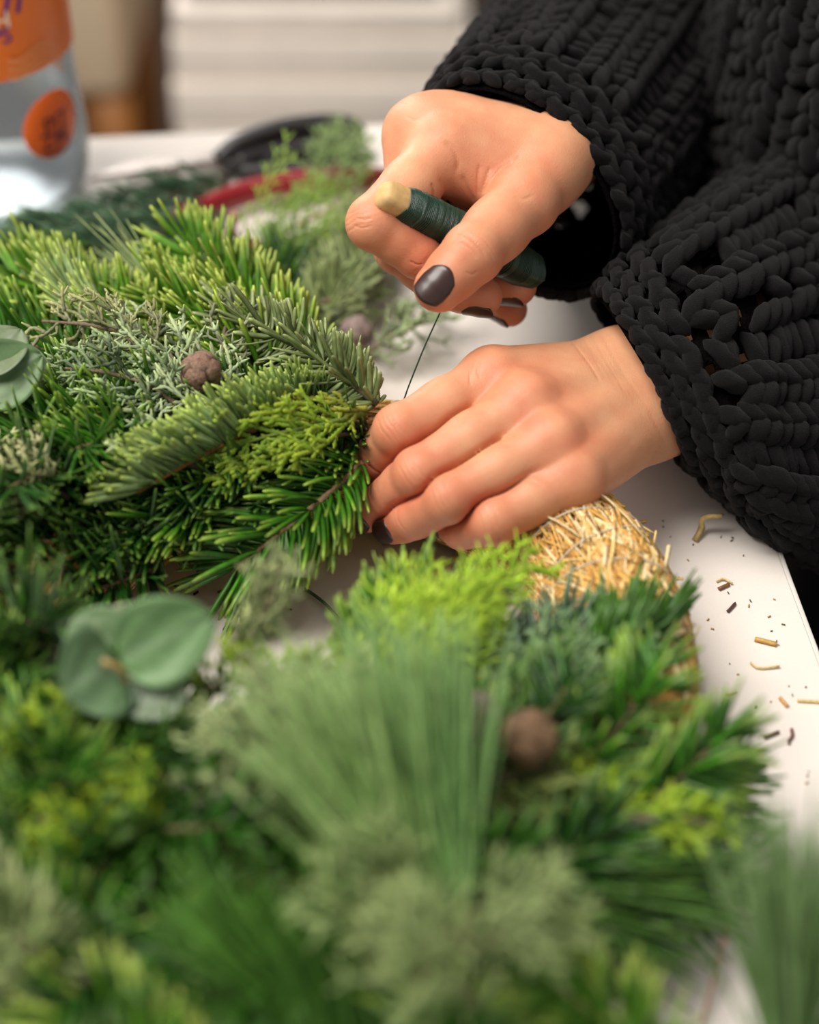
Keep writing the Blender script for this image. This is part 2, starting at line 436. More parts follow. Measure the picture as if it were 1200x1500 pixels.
    for line, dep, wid in creases:                           # folds drawn on the skin facing the viewer
        p = spline([np.array(q, float) for q in line], 16); d2 = np.full(len(V), 1e9); tt = np.zeros(len(V))
        for i in range(15):
            a, b = p[i], p[i + 1]; ab = b - a; t_ = np.clip(((pj[:, :2] - a) @ ab) / (ab @ ab + 1e-9), 0, 1)
            q = np.linalg.norm(pj[:, :2] - a - t_[:, None] * ab, axis=1); m_ = q < d2; d2[m_] = q[m_]; tt[m_] = (i + t_[m_]) / 15
        wr -= dep * np.exp(-(d2 * mpp / (wid * .001)) ** 2) * np.clip(np.minimum(tt, 1 - tt) * 6 + .15, 0, 1)
    o = mesh_np(name, V, Q, mat=M['skin'], parent=parent, attrs={'red': np.clip(red, 0, 1), 'wr': wr})
    return o, frames_

from mathutils.bvhtree import BVHTree
def hand_tree(o):
    me = o.data; off = wloc(o)
    return BVHTree.FromPolygons([v.co + off for v in me.vertices], [tuple(p.vertices) for p in me.polygons])
def nail(parent, tree, fr, width, length, up=None, s0=0.5, tipw=0.8, over=0.0):
    """curved painted nail laid on the back of the last finger segment"""
    pts, rr, dirs, pal = fr
    t = dirs[2]; n = -pal[2] if up is None else nrm(up)
    n = nrm(n - t * (n @ t)); l = np.cross(t, n)
    base = pts[2] + (pts[3] - pts[2]) * s0
    nu, nv = 13, 14; V = []; R = width * 0.60
    zs = []
    for j in range(nv):
        q = base + t * (j / (nv - 1) * length)
        hit = tree.ray_cast(Vector(q + n * 0.03), Vector(-n), 0.05)
        zs.append((Vector(hit[0]) - Vector(q)).dot(Vector(n)) if hit[0] else None)
    ok = [j for j in range(nv) if zs[j] is not None and (j < 4 or zs[j] > zs[j - 1] - 0.0011)] if zs[0] is not None else []
    last = max(j for j in range(nv) if zs[j] is not None)
    cut = max(3, int(last * 0.72)); xs = np.arange(cut + 1); pf = np.polyfit(xs, [zs[j] for j in xs], 1)
    z0 = [zs[j] if j <= cut else zs[cut] + (j - cut) * min(pf[0], 0.0) - 0.000035 * (j - cut) ** 2 for j in range(nv)]
    for side in (0, 1):
        for j in range(nv):
            v = j / (nv - 1)
            for i in range(nu):
                u = -1 + 2 * i / (nu - 1)
                wv = width / 2 * (0.80 + 0.2 * min(1, v / .4)) if v < .5 else width / 2 * (1 - (1 - tipw) * ((v - .5) / .5) ** 2.0)
                vv = v + 0.16 * u * u * (1 - v) - 0.15 * u * u * v
                ang = u * wv / R
                z = np.interp(vv * (nv - 1), np.arange(nv), z0) + R * (math.cos(ang) - 1) + 0.0005 - (0.0008 if side else 0) - (0.0006 if j == 0 else 0)
                V.append(base + t * (vv * length) + l * (R * math.sin(ang)) + n * z)
    Q = []; m = nu * nv
    for j in range(nv - 1):
        for i in range(nu - 1):
            a = j * nu + i; Q.append((a, a + 1, a + nu + 1, a + nu)); Q.append((m + a, m + a + nu, m + a + nu + 1, m + a + 1))
    rim = [i for i in range(nu)] + [j * nu + nu - 1 for j in range(1, nv)] + [(nv - 1) * nu + i for i in range(nu - 2, -1, -1)] + [j * nu for j in range(nv - 2, 0, -1)]
    for i in range(len(rim)):
        a, b = rim[i], rim[(i + 1) % len(rim)]; Q.append((a, m + a, m + b, b))
    return mesh_np('fingernail', V, Q, mat=M['nail'], parent=parent)

mm = 0.001
person = empty('person', (0.33, 0.2, 0))
tag(person, 'person in a black chunky knit cardigan winding wire onto the wreath', 'person')
# --- left hand, pressing the greens onto the straw ring
LH = [
    [(P(722, 554, .750), 12.0*mm), (P(586, 630, .735), 10.5*mm), (P(557, 668, .752), 9.6*mm), (P(580, 690, .768), 7.8*mm)],
    [(P(772, 592, .738), 12.2*mm), (P(614, 692, .724), 10.2*mm), (P(571, 731, .741), 9.2*mm), (P(541, 753, .752), 7.2*mm)],
    [(P(808, 648, .729), 11.8*mm), (P(657, 730, .718), 9.9*mm), (P(606, 757, .732), 8.9*mm), (P(576, 770, .742), 7.2*mm)],
    [(P(840, 700, .727), 11.0*mm), (P(725, 762, .718), 9.8*mm), (P(678, 771, .731), 8.6*mm), (P(655, 764, .745), 7.0*mm)],
]
LT = [(P(880, 560, .800), 13*mm), (P(770, 590, .803), 11*mm), (P(690, 640, .803), 10*mm), (P(625, 690, .800), 8*mm)]
LW = P(938, 572, .778)
LA = [(LW, .0255), (P(985, 560, .792), .0245), (P(1090, 520, .83), .027), (P(1180, 480, .87), .032)]
ln = np.cross(LH[0][0][0] - LH[3][0][0], LH[1][0][0] - LW); ln = ln if ln @ fwd < 0 else -ln
LCR = [(((852, 492), (880, 530), (905, 570)), .10, .7), (((866, 486), (890, 532), (922, 585)), .13, .7), (((880, 484), (908, 538), (955, 606)), .12, .8), (((874, 496), (890, 522), (900, 540)), .10, .5), (((858, 500), (878, 538), (890, 556)), .08, .5), (((838, 500), (862, 532), (880, 560)), .3, .6),
       (((693, 528), (688, 548), (690, 566)), .35, .6), (((704, 524), (700, 542), (704, 556)), .3, .6), (((600, 676), (612, 690), (622, 700)), .3, .5),
       (((752, 700), (775, 704), (800, 716)), .3, .8), (((722, 660), (735, 652), (748, 652)), .3, .7), (((950, 600), (965, 630), (978, 655)), .15, .8)]
lh, lfr = build_hand('arm', LH, LT, LW, LA, ln, person, creases=LCR)
lh['label'] = 'hand pressing the greens onto the straw ring'
tr = hand_tree(lh)
for k, (wd, le, s0, up_) in enumerate(((11.5, 12, .5, None), (13, 14, .6, -fwd - .55 * rtv - .35 * upv), (12.5, 13, .55, -fwd - .35 * rtv - .3 * upv), (9.5, 10.5, .5, None))):
    nail(lh, tr, lfr[k], wd * mm, le * mm, s0=s0, up=up_)
# --- right hand, holding the wire spool
RH = [
    [(P(650, 220, .768), 13.0*mm), (P(549, 326, .746), 11.4*mm), (P(613, 373, .753), 9.6*mm), (P(658, 398, .766), 8.2*mm)],
    [(P(608, 194, .784), 12.0*mm), (P(585, 364, .772), 10.2*mm), (P(645, 418, .766), 9.4*mm), (P(706, 435, .766), 8.2*mm)],
    [(P(622, 188, .803), 12.2*mm), (P(606, 362, .797), 10.0*mm), (P(690, 410, .793), 9.2*mm), (P(757, 420, .785), 8.2*mm)],
    [(P(655, 215, .820), 11.5*mm), (P(652, 366, .822), 9.0*mm), (P(706, 425, .814), 8.2*mm), (P(747, 454, .806), 7.2*mm)],
]
RT = [(P(815, 236, .782), 17*mm), (P(768, 296, .760), 14.5*mm), (P(692, 372, .737), 12.4*mm), (P(643, 421, .735), 9.8*mm)]
RW = P(808, 210, .818)
RA = [(RW, .0272), (P(845, 184, .864), .0245), (P(890, 125, .93), .028), (P(950, 30, 1.01), .034)]
rn = np.cross(RH[0][0][0] - RH[3][0][0], RH[1][0][0] - RW); rn = rn if rn @ upv > 0 else -rn
rh, rfr = build_hand('arm', RH, RT, RW, RA, rn, person, webr=.009, creases=[
    (((650, 206), (664, 218), (671, 236), (669, 254)), .6, 1.2), (((676, 256), (684, 276), (696, 298)), .6, 1.0), (((703, 240), (700, 262), (700, 288)), .5, .8),
    (((718, 244), (712, 262), (706, 284)), .45, .7), (((734, 246), (722, 262), (710, 282)), .45, .7), (((752, 236), (738, 246), (720, 264)), .4, .8), (((764, 226), (752, 238), (730, 248)), .4, .7),
    (((632, 268), (636, 278), (635, 290)), .8, .7), (((644, 262), (650, 276), (646, 290)), .6, .6),
    (((662, 352), (674, 344), (690, 350), (704, 364), (712, 378)), .55, .55), (((668, 362), (676, 356), (690, 366), (700, 380)), .3, .5), (((680, 398), (692, 402), (700, 396)), .3, .5),
    (((752, 288), (766, 292), (782, 286)), .3, .8), (((520, 318), (532, 322), (545, 320)), .3, .5), (((518, 330), (530, 334), (546, 330)), .3, .5), (((600, 382), (612, 388), (620, 386)), .5, .5),
    (((596, 170), (606, 176), (616, 172)), .25, .8)],
    extra=[(P(752, 292, .766), P(668, 232, .772), .011, .012, .014), (P(800, 250, .775), P(680, 215, .778), .016, .014, .014),
           (P(790, 220, .785), P(640, 185, .787), .016, .013, .012), (P(700, 262, .785), P(655, 240, .79), .011, .011, .012), (P(630, 200, .778), P(660, 195, .790), .012, .013, .012)])
rh['label'] = 'hand holding the wire spool'
tr = hand_tree(rh)
nail(rh, tr, rfr[4], 16*mm, 17.5*mm, s0=.66, up=-fwd - .16 * rtv + .05 * upv, tipw=.86)
for k, (wd, le, up_) in ((0, (11, 12, None)), (1, (12.5, 14, -upv - .22 * fwd)), (2, (12, 13.5, -upv - .30 * fwd - .1 * rtv)), (3, (10, 11.5, -upv - .2 * fwd - .55 * rtv))):
    nail(rh, tr, rfr[k], wd * mm, le * mm, s0=.62, up=up_)
for nm_, H_ in (('L', LH), ('R', RH), ('LT', [LT]), ('RT', [RT])):
    for f in H_:
        print(nm_, [round(1000 * float(np.linalg.norm(f[i + 1][0] - f[i][0])), 1) for i in range(3)], [round(1000*float(hgt(p)), 0) for p, r in f])
# ------------------------------------------------------------------ wire spool
S0 = P(560, 283, .733); S1 = P(789, 403, .780)
ax_ = nrm(S1 - S0); SL = float(np.linalg.norm(S1 - S0))
sn = nrm(-fwd - ax_ * (-fwd @ ax_)); sb = np.cross(ax_, sn)
spool = empty('wire_spool', S0); tag(spool, 'dark green florist wire wound on a pale wooden stick, in the upper hand', 'wire spool')
def hexr(th):
    a = np.mod(th, np.pi / 2) - np.pi / 4
    return 0.62 + 0.38 * (math.cos(np.pi / 4) / np.cos(a)) * 1.18
def ring_pts(t, r, n, ph=0.35):
    a = np.arange(n) * 2 * np.pi / n
    rr = r * hexr(a)
    return S0 + ax_ * t + (np.cos(a + ph) * rr)[:, None] * sn + (np.sin(a + ph) * rr)[:, None] * sb
sec = [(-.0008, .0040), (0, .0054), (.0012, .0062), (.004, .0066), (SL * .5, .0066), (SL - .002, .0064), (SL, .005)]
V = np.concatenate([ring_pts(t, r, 24) for t, r in sec]); n_ = 24
i = np.arange(len(sec) - 1)[:, None] * n_; j = np.arange(n_)[None]; k = (j + 1) % n_
Q = np.stack([i + j, i + k, i + n_ + k, i + n_ + j], -1).reshape(-1, 4)
V = np.concatenate([V, [S0 - ax_ * .0009, S1]]); jj = np.arange(n_); kk = (jj + 1) % n_
T = np.concatenate([np.stack([kk, jj, np.full(n_, len(V) - 2)], -1), np.stack([(len(sec) - 1) * n_ + jj, (len(sec) - 1) * n_ + kk, np.full(n_, len(V) - 1)], -1)])
mesh_np('wooden_stick', V, Q, T, mat=M['wood'], parent=spool)
t0, t1, pitch = .0098, SL - .0015, .00062
turns = int((t1 - t0) / pitch); ns = 26
a = np.linspace(0, turns * 2 * np.pi, turns * ns); fr_ = a / a[-1]
rs = np.random.RandomState(4)
lump = np.interp(fr_, np.linspace(0, 1, 60), rs.rand(60))
prof = np.interp(fr_, [0, .04, .12, .5, .88, .97, 1], [.0066, .0074, .0082, .0086, .0084, .0074, .0062]) + lump * .0003
skew = np.interp(fr_, np.linspace(0, 1, 25), rs.randn(25) * .0009)
pts = S0 + ax_ * (t0 + (t1 - t0) * fr_ + skew * np.sin(a + 1))[:, None] + (np.cos(a + .35) * prof * hexr(a))[:, None] * sn + (np.sin(a + .35) * prof * hexr(a))[:, None] * sb
V, Q, T = tube(pts, .00037, 5, n0=ax_); 
coil = mesh_np('wire_coil', V, Q, T, mat=M['wire'], parent=spool)
# solid core of older windings
sec = [(t0 + .0004, .0064), (t0 + .004, .0074), (SL * .5, .0083), (SL - .008, .0079), (SL - .003, .0064)]
V = np.concatenate([ring_pts(t, r, 24) for t, r in sec]); i = np.arange(len(sec) - 1)[:, None] * n_
mesh_np('wire_core', V, np.stack([i + j, i + k, i + n_ + k, i + n_ + j], -1).reshape(-1, 4), mat=M['wire'], parent=spool)
wp = spline([P(668, 395, .7650), P(655, 428, .7600), P(648, 450, .7570), P(622, 508, .7595), P(601, 560, .7625), P(592, 585, .766)], 40)
V, Q, T = tube(wp, .00036, 6); mesh_np('wire_strand', V, Q, T, mat=M['wire'], parent=spool)

# ------------------------------------------------------------------ knitted cardigan
class Surf:                                   # tube through rings given as centre, half axis A, half axis B
    def __init__(s, st, n=160):
        C = spline([c for c, a, b in st], n); A = spline([a for c, a, b in st], n); B = spline([b for c, a, b in st], n)
        s.C, s.A, s.B = C, A, B; s.n = n
        s.len = float(np.linalg.norm(np.diff(C, axis=0), axis=1).sum())
        ln = np.concatenate([[0], np.cumsum(np.linalg.norm(np.diff(C, axis=0), axis=1))]); s.s = ln / ln[-1]
    def ip(s, X, v):
        return np.stack([np.interp(v, s.s, X[:, k]) for k in range(3)], -1)
    def __call__(s, u, v, off=0.0):
        u, v = np.broadcast_arrays(np.asarray(u, float), np.asarray(v, float))
        c, a, b = s.ip(s.C, v), s.ip(s.A, v), s.ip(s.B, v)
        th = 2 * np.pi * u[..., None]
        r = a * np.cos(th) + b * np.sin(th)
        return c + r + nrm(r) * off
    def frame(s, u, v):
        e = 1e-3
        p = s(u, v); tu = (s(u + e, v) - s(u - e, v)) / (2 * e); tv = (s(u, v + e) - s(u, v - e)) / (2 * e)
        n = nrm(np.cross(tu, tv)); out = p - s.ip(s.C, v); sg = np.sign((n * out).sum(-1, keepdims=True)); sg[sg == 0] = 1
        return p, tu, tv, n * sg
def px_ring(top, dt, bot, db, depth, tow=None):
    a, b = P(*top, dt), P(*bot, db); A = (a - b) / 2; C = (a + b) / 2
    return C, A, depth
def rings(defs, view=0.0):
    cs = np.array([(P(*t, dt) + P(*b, db)) / 2 for t, dt, b, db, dep in defs]); ax = nrm(np.gradient(cs, axis=0)); out = []
    for (t, dt, b, db, dep), c, x in zip(defs, cs, ax):
        A = (P(*t, dt) - P(*b, db)) / 2; B = np.cross(nrm(A), x); B = nrm(B)
        if B @ fwd > 0: B = -B
        if view:
            q = nrm(CAM - c); q = q - nrm(A) * (q @ nrm(A)); B = nrm(B * (1 - view) + nrm(q) * view)
        out.append((c, A, B * dep))
    return out
def stitch_template(nr=9, ns=12):
    x = np.linspace(-1, 1, nr); r = np.sqrt(np.clip(1 - np.abs(x) ** 2.6, 0.03, 1))
    a = np.arange(ns) * 2 * np.pi / ns; V = []
    for xi, ri in zip(x, r):
        for aj in a:
            rr = ri * (1 + 0.13 * math.cos(3 * aj + 4.5 * xi))
            V.append((xi, rr * math.cos(aj), rr * math.sin(aj) + 0.35 * (1 - xi * xi) - 0.2))
    Q = []
    for i in range(nr - 1):
        for j in range(ns):
            k = (j + 1) % ns; Q.append((i * ns + j, i * ns + k, (i + 1) * ns + k, (i + 1) * ns + j))
    V += [(-1.03, 0, -.2), (1.03, 0, -.2)]
    T = []
    for j in range(ns):
        k = (j + 1) % ns; T += [(k, j, nr * ns), ((nr - 1) * ns + j, (nr - 1) * ns + k, nr * ns + 1)]
    return np.array(V), np.array(Q), np.array(T)
STV, STQ, STT = stitch_template()
def knit(name, S, ncol, nrow, seed, parent, u0=0.0, u1=1.0, v0=0.0, v1=1.0, r=.0027, hem=3, open_every=3, holes=True, rowlen=1.0, gaps=(), far=False):
    rs = np.random.RandomState(seed)
    us, vs_, du_, dv_, ln_, rad_, lift_ = [], [], [], [], [], [], []
    du = (u1 - u0) / ncol
    # row positions spaced by arc length, denser at the hem
    vv = v0 + (v1 - v0) * np.linspace(0, 1, nrow + 1)
    hole_uv = []
    for c in range(ncol):
        uc = u0 + (c + .5) * du; opn = open_every and (c % open_every == open_every - 1)
        for rI in range(nrow):
            v = vv[rI] + (vv[rI + 1] - vv[rI]) * (0.5 + 0.12 * rs.randn() + (.5 if c % 2 else 0) * .6); dv = (vv[rI + 1] - vv[rI])
            if rI < hem:                      # rib along the edge
                for q in (0, 1):
                    us.append(uc + (q - .5) * du * .5); vs_.append(vv[rI] + dv * (.45 + .1 * rs.randn())); du_.append(.62 * du * (1)); dv_.append(dv * (.35 if (rI + q) % 2 else -.25)); rad_.append(1.12); lift_.append(.0012 * rs.rand())
                continue
            if opn:
                wv = 0.35 * rs.randn()
                us.append(uc + .05 * du * rs.randn()); vs_.append(v - .30 * dv); du_.append(.62 * du); dv_.append(dv * (.30 + .15 * rs.randn())); rad_.append(1.0); lift_.append(-.001)
                if rs.rand() < .55:
                    us.append(uc + .1 * du * rs.randn()); vs_.append(v + .12 * dv); du_.append(.5 * du); dv_.append(dv * (-.35 + .2 * rs.randn())); rad_.append(.95); lift_.append(-.0012)
                else: hole_uv.append((uc, v + .18 * dv))
            else:
                for q in (-1, 1):
                    us.append(uc + q * .23 * du + .03 * du * rs.randn()); vs_.append(v + .04 * dv * rs.randn()); du_.append(-q * .30 * du); dv_.append(.80 * dv * rowlen); rad_.append(1.08 + .1 * rs.randn()); lift_.append(.0014 + .0006 * rs.randn())
    us, vs_ = np.array(us), np.array(vs_); du_ = np.array(du_); dv_ = np.array(dv_); rad_ = np.clip(np.array(rad_), .8, 1.4)
    p, tu, tv, n = S.frame(us, np.clip(vs_, 0.002, .998))
    rad_ = rad_ * np.clip(np.linalg.norm(tu, axis=1) * du * .29, r * .9, r * 1.5)
    if gaps:                                  # places where the loose knit gapes
        pj = proj(p); cd_ = proj(S.ip(S.C, np.clip(vs_, 0, 1)))[:, 2]; side = (pj[:, 2] > cd_) == far; kp = np.ones(len(p), bool)
        for gx, gy, gr in gaps: kp &= ~(side & (np.hypot(pj[:, 0] - gx, pj[:, 1] - gy) < gr + 5))
        p, tu, tv, n, du_, dv_, rad_ = p[kp], tu[kp], tv[kp], n[kp], du_[kp], dv_[kp], rad_[kp]; lift_ = np.array(lift_)[kp]
    d = tu * du_[:, None] + tv * dv_[:, None] ; L = np.linalg.norm(d, axis=1); d = d / L[:, None]
    L = np.clip(L * 1.12, rad_ * 1.5, .0105)
    b = np.cross(n, d)
    p = p + n * (np.array(lift_) + .0012)[:, None]
    V = p[:, None] + STV[None, :, :1] * (L[:, None, None] * d[:, None]) + STV[None, :, 1:2] * (rad_[:, None, None] * b[:, None]) + STV[None, :, 2:] * (rad_[:, None, None] * n[:, None])
    m = len(STV); k = np.arange(len(p))[:, None, None] * m
    o = mesh_np(name, V.reshape(-1, 3), (STQ[None] + k).reshape(-1, 4), (STT[None] + k).reshape(-1, 3), mat=M['yarn'], parent=parent)
    o['kind'] = 'stuff'
    # thin black ground fabric behind the stitches, with the open spots left open
    nu, nv = ncol * 4, nrow * 4
    U = u0 + (u1 - u0) * np.arange(nu + 1) / nu; W = v0 + (v1 - v0) * np.arange(nv + 1) / nv
    g = S(U[:, None] + 0 * W[None], W[None] + 0 * U[:, None], -.0022)
    i = np.arange(nu)[:, None]; j = np.arange(nv)[None]
    Q = np.stack([i * (nv + 1) + j, (i + 1) * (nv + 1) + j, (i + 1) * (nv + 1) + j + 1, i * (nv + 1) + j + 1], -1)
    keep = np.ones((nu, nv), bool)
    if holes:
        for (hu, hv) in hole_uv:
            a = int((hu - u0) / (u1 - u0) * nu); c_ = int((hv - v0) / (v1 - v0) * nv)
            keep[max(0, a - 1):a + 1, max(0, c_ - 1):c_ + 1] = False
    if gaps:
        gc = (g[:-1, :-1] + g[1:, 1:]) / 2; pj = proj(gc); cd_ = proj(S.ip(S.C, W[:-1]))[:, 2][None]; side = (pj[..., 2] > cd_) == far
        for gx, gy, gr in gaps: keep &= ~(side & (np.hypot(pj[..., 0] - gx, pj[..., 1] - gy) < gr))
    gm = mesh_np('knit_backing', g.reshape(-1, 3), Q[keep], mat=M['lining'], parent=parent)
    sm = gm.modifiers.new('thickness', 'SOLIDIFY'); sm.thickness = .0012; sm.offset = 0
    return o
sw = empty('cardigan', (0.33, 0.2, TZ), person); sw['label'] = 'black chunky knit cardigan'
# left sleeve
SLs = Surf(rings([
    ((872, 438), .786, (1002, 662), .772, .036),
    ((905, 402), .800, (1060, 716), .772, .040),
    ((985, 348), .830, (1132, 768), .766, .048),
    ((1090, 278), .880, (1220, 812), .790, .056),
    ((1215, 185), .940, (1330, 830), .830, .062),
    ((1420, 60), 1.04, (1520, 780), .930, .07)], .85))
knit('sleeve', SLs, 30, 32, 1, sw, r=.0027, gaps=[(x, y, 10) for x, y in ((1005, 500), (1042, 482), (1080, 463), (1115, 440), (1150, 420), (1045, 547), (1085, 527), (1080, 592), (1122, 500), (1000, 436), (1032, 382))])
# right sleeve
SRs = Surf(rings([
    ((638, 146), .786, (884, 408), .792, .034),
    ((664, 95), .822, (912, 392), .826, .043),
    ((722, 22), .900, (955, 330), .900, .050),
    ((800, -80), .980, (1030, 225), .980, .058),
    ((930, -250), 1.10, (1160, 60), 1.10, .066)]))
knit('sleeve', SRs, 30, 32, 2, sw, r=.0027, gaps=[(858, 262, 13), (850, 306, 12), (822, 326, 11)], far=True)
# body of the cardigan, hanging beside the table
def oval(x, y, z, ax, ay): return (np.array([x, y, z]), np.array([-ax, 0, 0]), np.array([0, -ay, 0]))
SB = Surf([oval(.335, .25, TZ + .004, .175, .20), oval(.325, .25, TZ + .08, .170, .20), oval(.33, .26, TZ + .22, .155, .20), oval(.345, .27, TZ + .38, .15, .21), oval(.36, .28, TZ + .5, .12, .20), oval(.37, .28, TZ + .56, .06, .08)])
knit('cardigan_body', SB, 66, 46, 3, sw, r=.0036, hem=2, holes=False)
# dark trousers below
mb = MB()
V, Q, T = tube([(.345, .30, TZ + .05), (.35, .30, TZ - .05), (.36, .31, TZ - .16)], [.15, .15, .14], 24, flat=1.0); mb.add(V, Q, T)
for dy in (-.09, .09):
    V, Q, T = tube(spline([(.355, .30 + dy * .8, TZ - .10), (.36, .30 + dy, TZ - .38), (.37, .30 + dy, TZ - .70), (.37, .30 + dy, .015)], 20), np.linspace(.09, .058, 20), 20); mb.add(V, Q, T)
tr_ = mb.build('trousers', M['trouser'], person); tr_['label'] = 'black trousers'
for dy in (-.09, .09):
    mb = MB(); V, Q, T = tube(spline([(.44, .30 + dy, .035), (.38, .30 + dy, .05), (.28, .30 + dy, .035), (.19, .30 + dy, .028)], 14), np.linspace(.038, .03, 14), 14, flat=.8); mb.add(V, Q, T)
    mb.build('shoe', M['trouser'], person)
# ------------------------------------------------------------------ foliage builders
UPC = nrm(np.array([0, -.35, 1.0]))
def needle_mesh(mb, base, d, nf, L, W, bend, ct, ctip, cb, st=5):
    n = len(base)
    s_ = np.array([0, .28, .68, .92, 1.0]) if st == 5 else np.array([0, .6, 1.0])
    w_ = np.array([.5, 1, 1, .8, .35]) if st == 5 else np.array([.7, 1, .35])
    m = len(s_)
    p = base[:, None] + (L[:, None] * s_[None])[..., None] * d[:, None] + (L[:, None] * s_[None] ** 2)[..., None] * bend[:, None]
    t = nrm(d[:, None] + 2 * s_[None, :, None] * bend[:, None])
    sd = nrm(np.cross(t, np.broadcast_to(nf[:, None], t.shape))); up = np.cross(sd, t)
    hw = (W[:, None] * w_[None])[..., None] / 2
    V = np.stack([p - sd * hw, p + up * hw * .45, p + sd * hw, p - up * hw * .35], 2)       # n,m,4,3
    C = np.empty((n, m, 4, 3))
    f = np.clip((s_ - .72) / .28, 0, 1)[None, :, None]
    top = ct[:, None] * (1 - f) + ctip[:, None] * f
    C[:, :, 0] = top; C[:, :, 1] = top; C[:, :, 2] = top; C[:, :, 3] = cb[:, None] * (1 - f) + ctip[:, None] * f
    k = np.arange(n)[:, None, None] * (m * 4)
    q = []
    for i in range(m - 1):
        for j in range(4):
            q.append((i * 4 + j, i * 4 + (j + 1) % 4, i * 4 + 4 + (j + 1) % 4, i * 4 + 4 + j))
    q.append(((m - 1) * 4, (m - 1) * 4 + 1, (m - 1) * 4 + 2, (m - 1) * 4 + 3))
    mb.add(V.reshape(-1, 3), (np.array(q)[None] + k).reshape(-1, 4), None, C.reshape(-1, 3))
FIR = {  # needle length, width, top colour, tip colour, underside colour
    'bright': (.0235, .0024, lin(86, 140, 30), lin(176, 194, 84), lin(160, 188, 110)),
    'green':  (.0235, .0023, lin(62, 120, 26), lin(142, 172, 62), lin(130, 162, 104)),
    'dark':   (.0230, .0022, lin(38, 84, 22), lin(98, 136, 50), lin(112, 140, 100)),
    'silver': (.0240, .0026, lin(150, 176, 118), lin(164, 186, 84), lin(78, 122, 44)),
    'noble':  (.0175, .0024, lin(128, 146, 92), lin(152, 166, 106), lin(140, 156, 110)),
    'deep':   (.0235, .0023, lin(46, 100, 18), lin(78, 124, 34), lin(92, 130, 80)),
    'blue':   (.0220, .0020, lin(74, 108, 80), lin(104, 134, 100), lin(130, 154, 134)),
}
def sprig_root(name, parent, loc, label=None, cat=None, group=None):
    e = empty(name, loc, parent)
    if cat: tag(e, label, cat, group)
    return e
def fir(parent, pts, kind='green', seed=0, dens=2.6, phi=(-25, 205), fa=(48, 70), curl=(.10, .25), N=None, lscale=1.0, wscale=1.0, st=5,
        name='fir_sprig', label=None, cat=None, group=None, twig=.0013, sides=(), tipfan=True, bark=(112, 92, 66), cjit=.22, jit=.07):
    rs = np.random.RandomState(seed + 100)
    L0, W0, ct, ctip, cb = FIR[kind]; L0 *= lscale; W0 *= wscale
    pts = [np.asarray(p, float) for p in pts]
    root = sprig_root(name, parent, pts[0], label, cat, group)
    N0 = UPC if N is None else nrm(N)
    mb, tb = MB(), MB()
    def shoot(pp, ls=1.0):
        pth = spline(pp, 24); ln = np.linalg.norm(np.diff(pth, axis=0), axis=1).sum()
        V, Q, T = tube(pth, np.linspace(twig, twig * .55, 24) * (1 if ls == 1 else .8), 7)
        tb.add(V, Q, T, np.clip(lin(*bark) * (1 + .1 * rs.randn()), 0, 1))
        t, Nn, B = frames(pth, N0)
        n = int(ln * 1000 * dens)
        x = np.sort(rs.rand(n)) ** .96; ix = np.minimum((x * 23).astype(int), 22)
        f = (x * 23 - ix)[:, None]
        base = pth[ix] * (1 - f) + pth[ix + 1] * f; tt, nn, bb = t[ix], Nn[ix], B[ix]
        # two-ranked: most needles leave sideways, the rest stand up
        a = np.where(rs.rand(n) < .66, np.where(rs.rand(n) < .5, phi[0] + 48 * rs.rand(n), phi[1] - 48 * rs.rand(n)), phi[0] + (phi[1] - phi[0]) * rs.rand(n))
        a = np.radians(a)
        fw = np.radians(fa[0] + (fa[1] - fa[0]) * rs.rand(n)) * np.where(x > .9, 1 - 5.5 * (x - .9), 1)
        rad = np.cos(a)[:, None] * bb + np.sin(a)[:, None] * nn
        d = nrm(np.cos(fw)[:, None] * tt + np.sin(fw)[:, None] * rad + jit * rs.randn(n, 3))
        L = L0 * ls * (0.78 + .3 * rs.rand(n)) * np.clip(np.minimum(.55 + x * 3.0, 1), 0, 1) * np.where(x > .88, 1 - 1.8 * (x - .88), 1)
        bend = tt * (curl[0] + .1 * rs.randn(n))[:, None] + nn * (curl[1] + .1 * rs.randn(n))[:, None]
        j = (1 + cjit * rs.randn(n))[:, None]
        needle_mesh(mb, base + rad * twig * .6, d, nrm(nn + .5 * rad * 0 + .25 * rs.randn(n, 3)), L, np.full(n, W0) * (.85 + .3 * rs.rand(n)), bend,
                    np.clip(ct * j, .002, 1), np.clip(ctip * (.7 + .6 * rs.rand(n, 1)), 0, 1), np.clip(cb * j, 0, 1), st)
    shoot(pts)
    pth = spline(pts, 24); t, Nn, B = frames(pth, N0); ln = np.linalg.norm(np.diff(pth, axis=0), axis=1).sum()
    for (at, sg, le) in sides:
        i = int(at * 23); d = nrm(t[i] * .75 + B[i] * sg * .75 + Nn[i] * .1)
        a0 = pth[i]; shoot([a0, a0 + d * le * .5 + Nn[i] * .003, a0 + nrm(d + t[i] * .4) * le], .85)
    tb.build('twig', M['bark'], root)
    o = mb.build('needles', M['needle'], root); o['kind'] = 'stuff'
    return root
def cord(mb, pth, r, c0, c1, sides=5, flat=1.0, n0=None, bead=.0011, amp=.25):
    m = max(4, int(np.linalg.norm(np.diff(pth, axis=0), axis=1).sum() / bead)); q = spline(pth, m)
    k = np.arange(m); rr = r * (1 + amp * ((k % 2) * 2 - 1)) * np.clip((m - k) / 2.5, .35, 1)
    V, Q, T = tube(q, rr, sides, flat, n0)
    f = np.linspace(0, 1, m) ** 1.5
    c = np.repeat(c0[None] * (1 - f[:, None]) + c1[None] * f[:, None], sides, 0); c = np.concatenate([c, c0[None], c1[None]])
    mb.add(V, Q, T, np.clip(c, 0, 1))
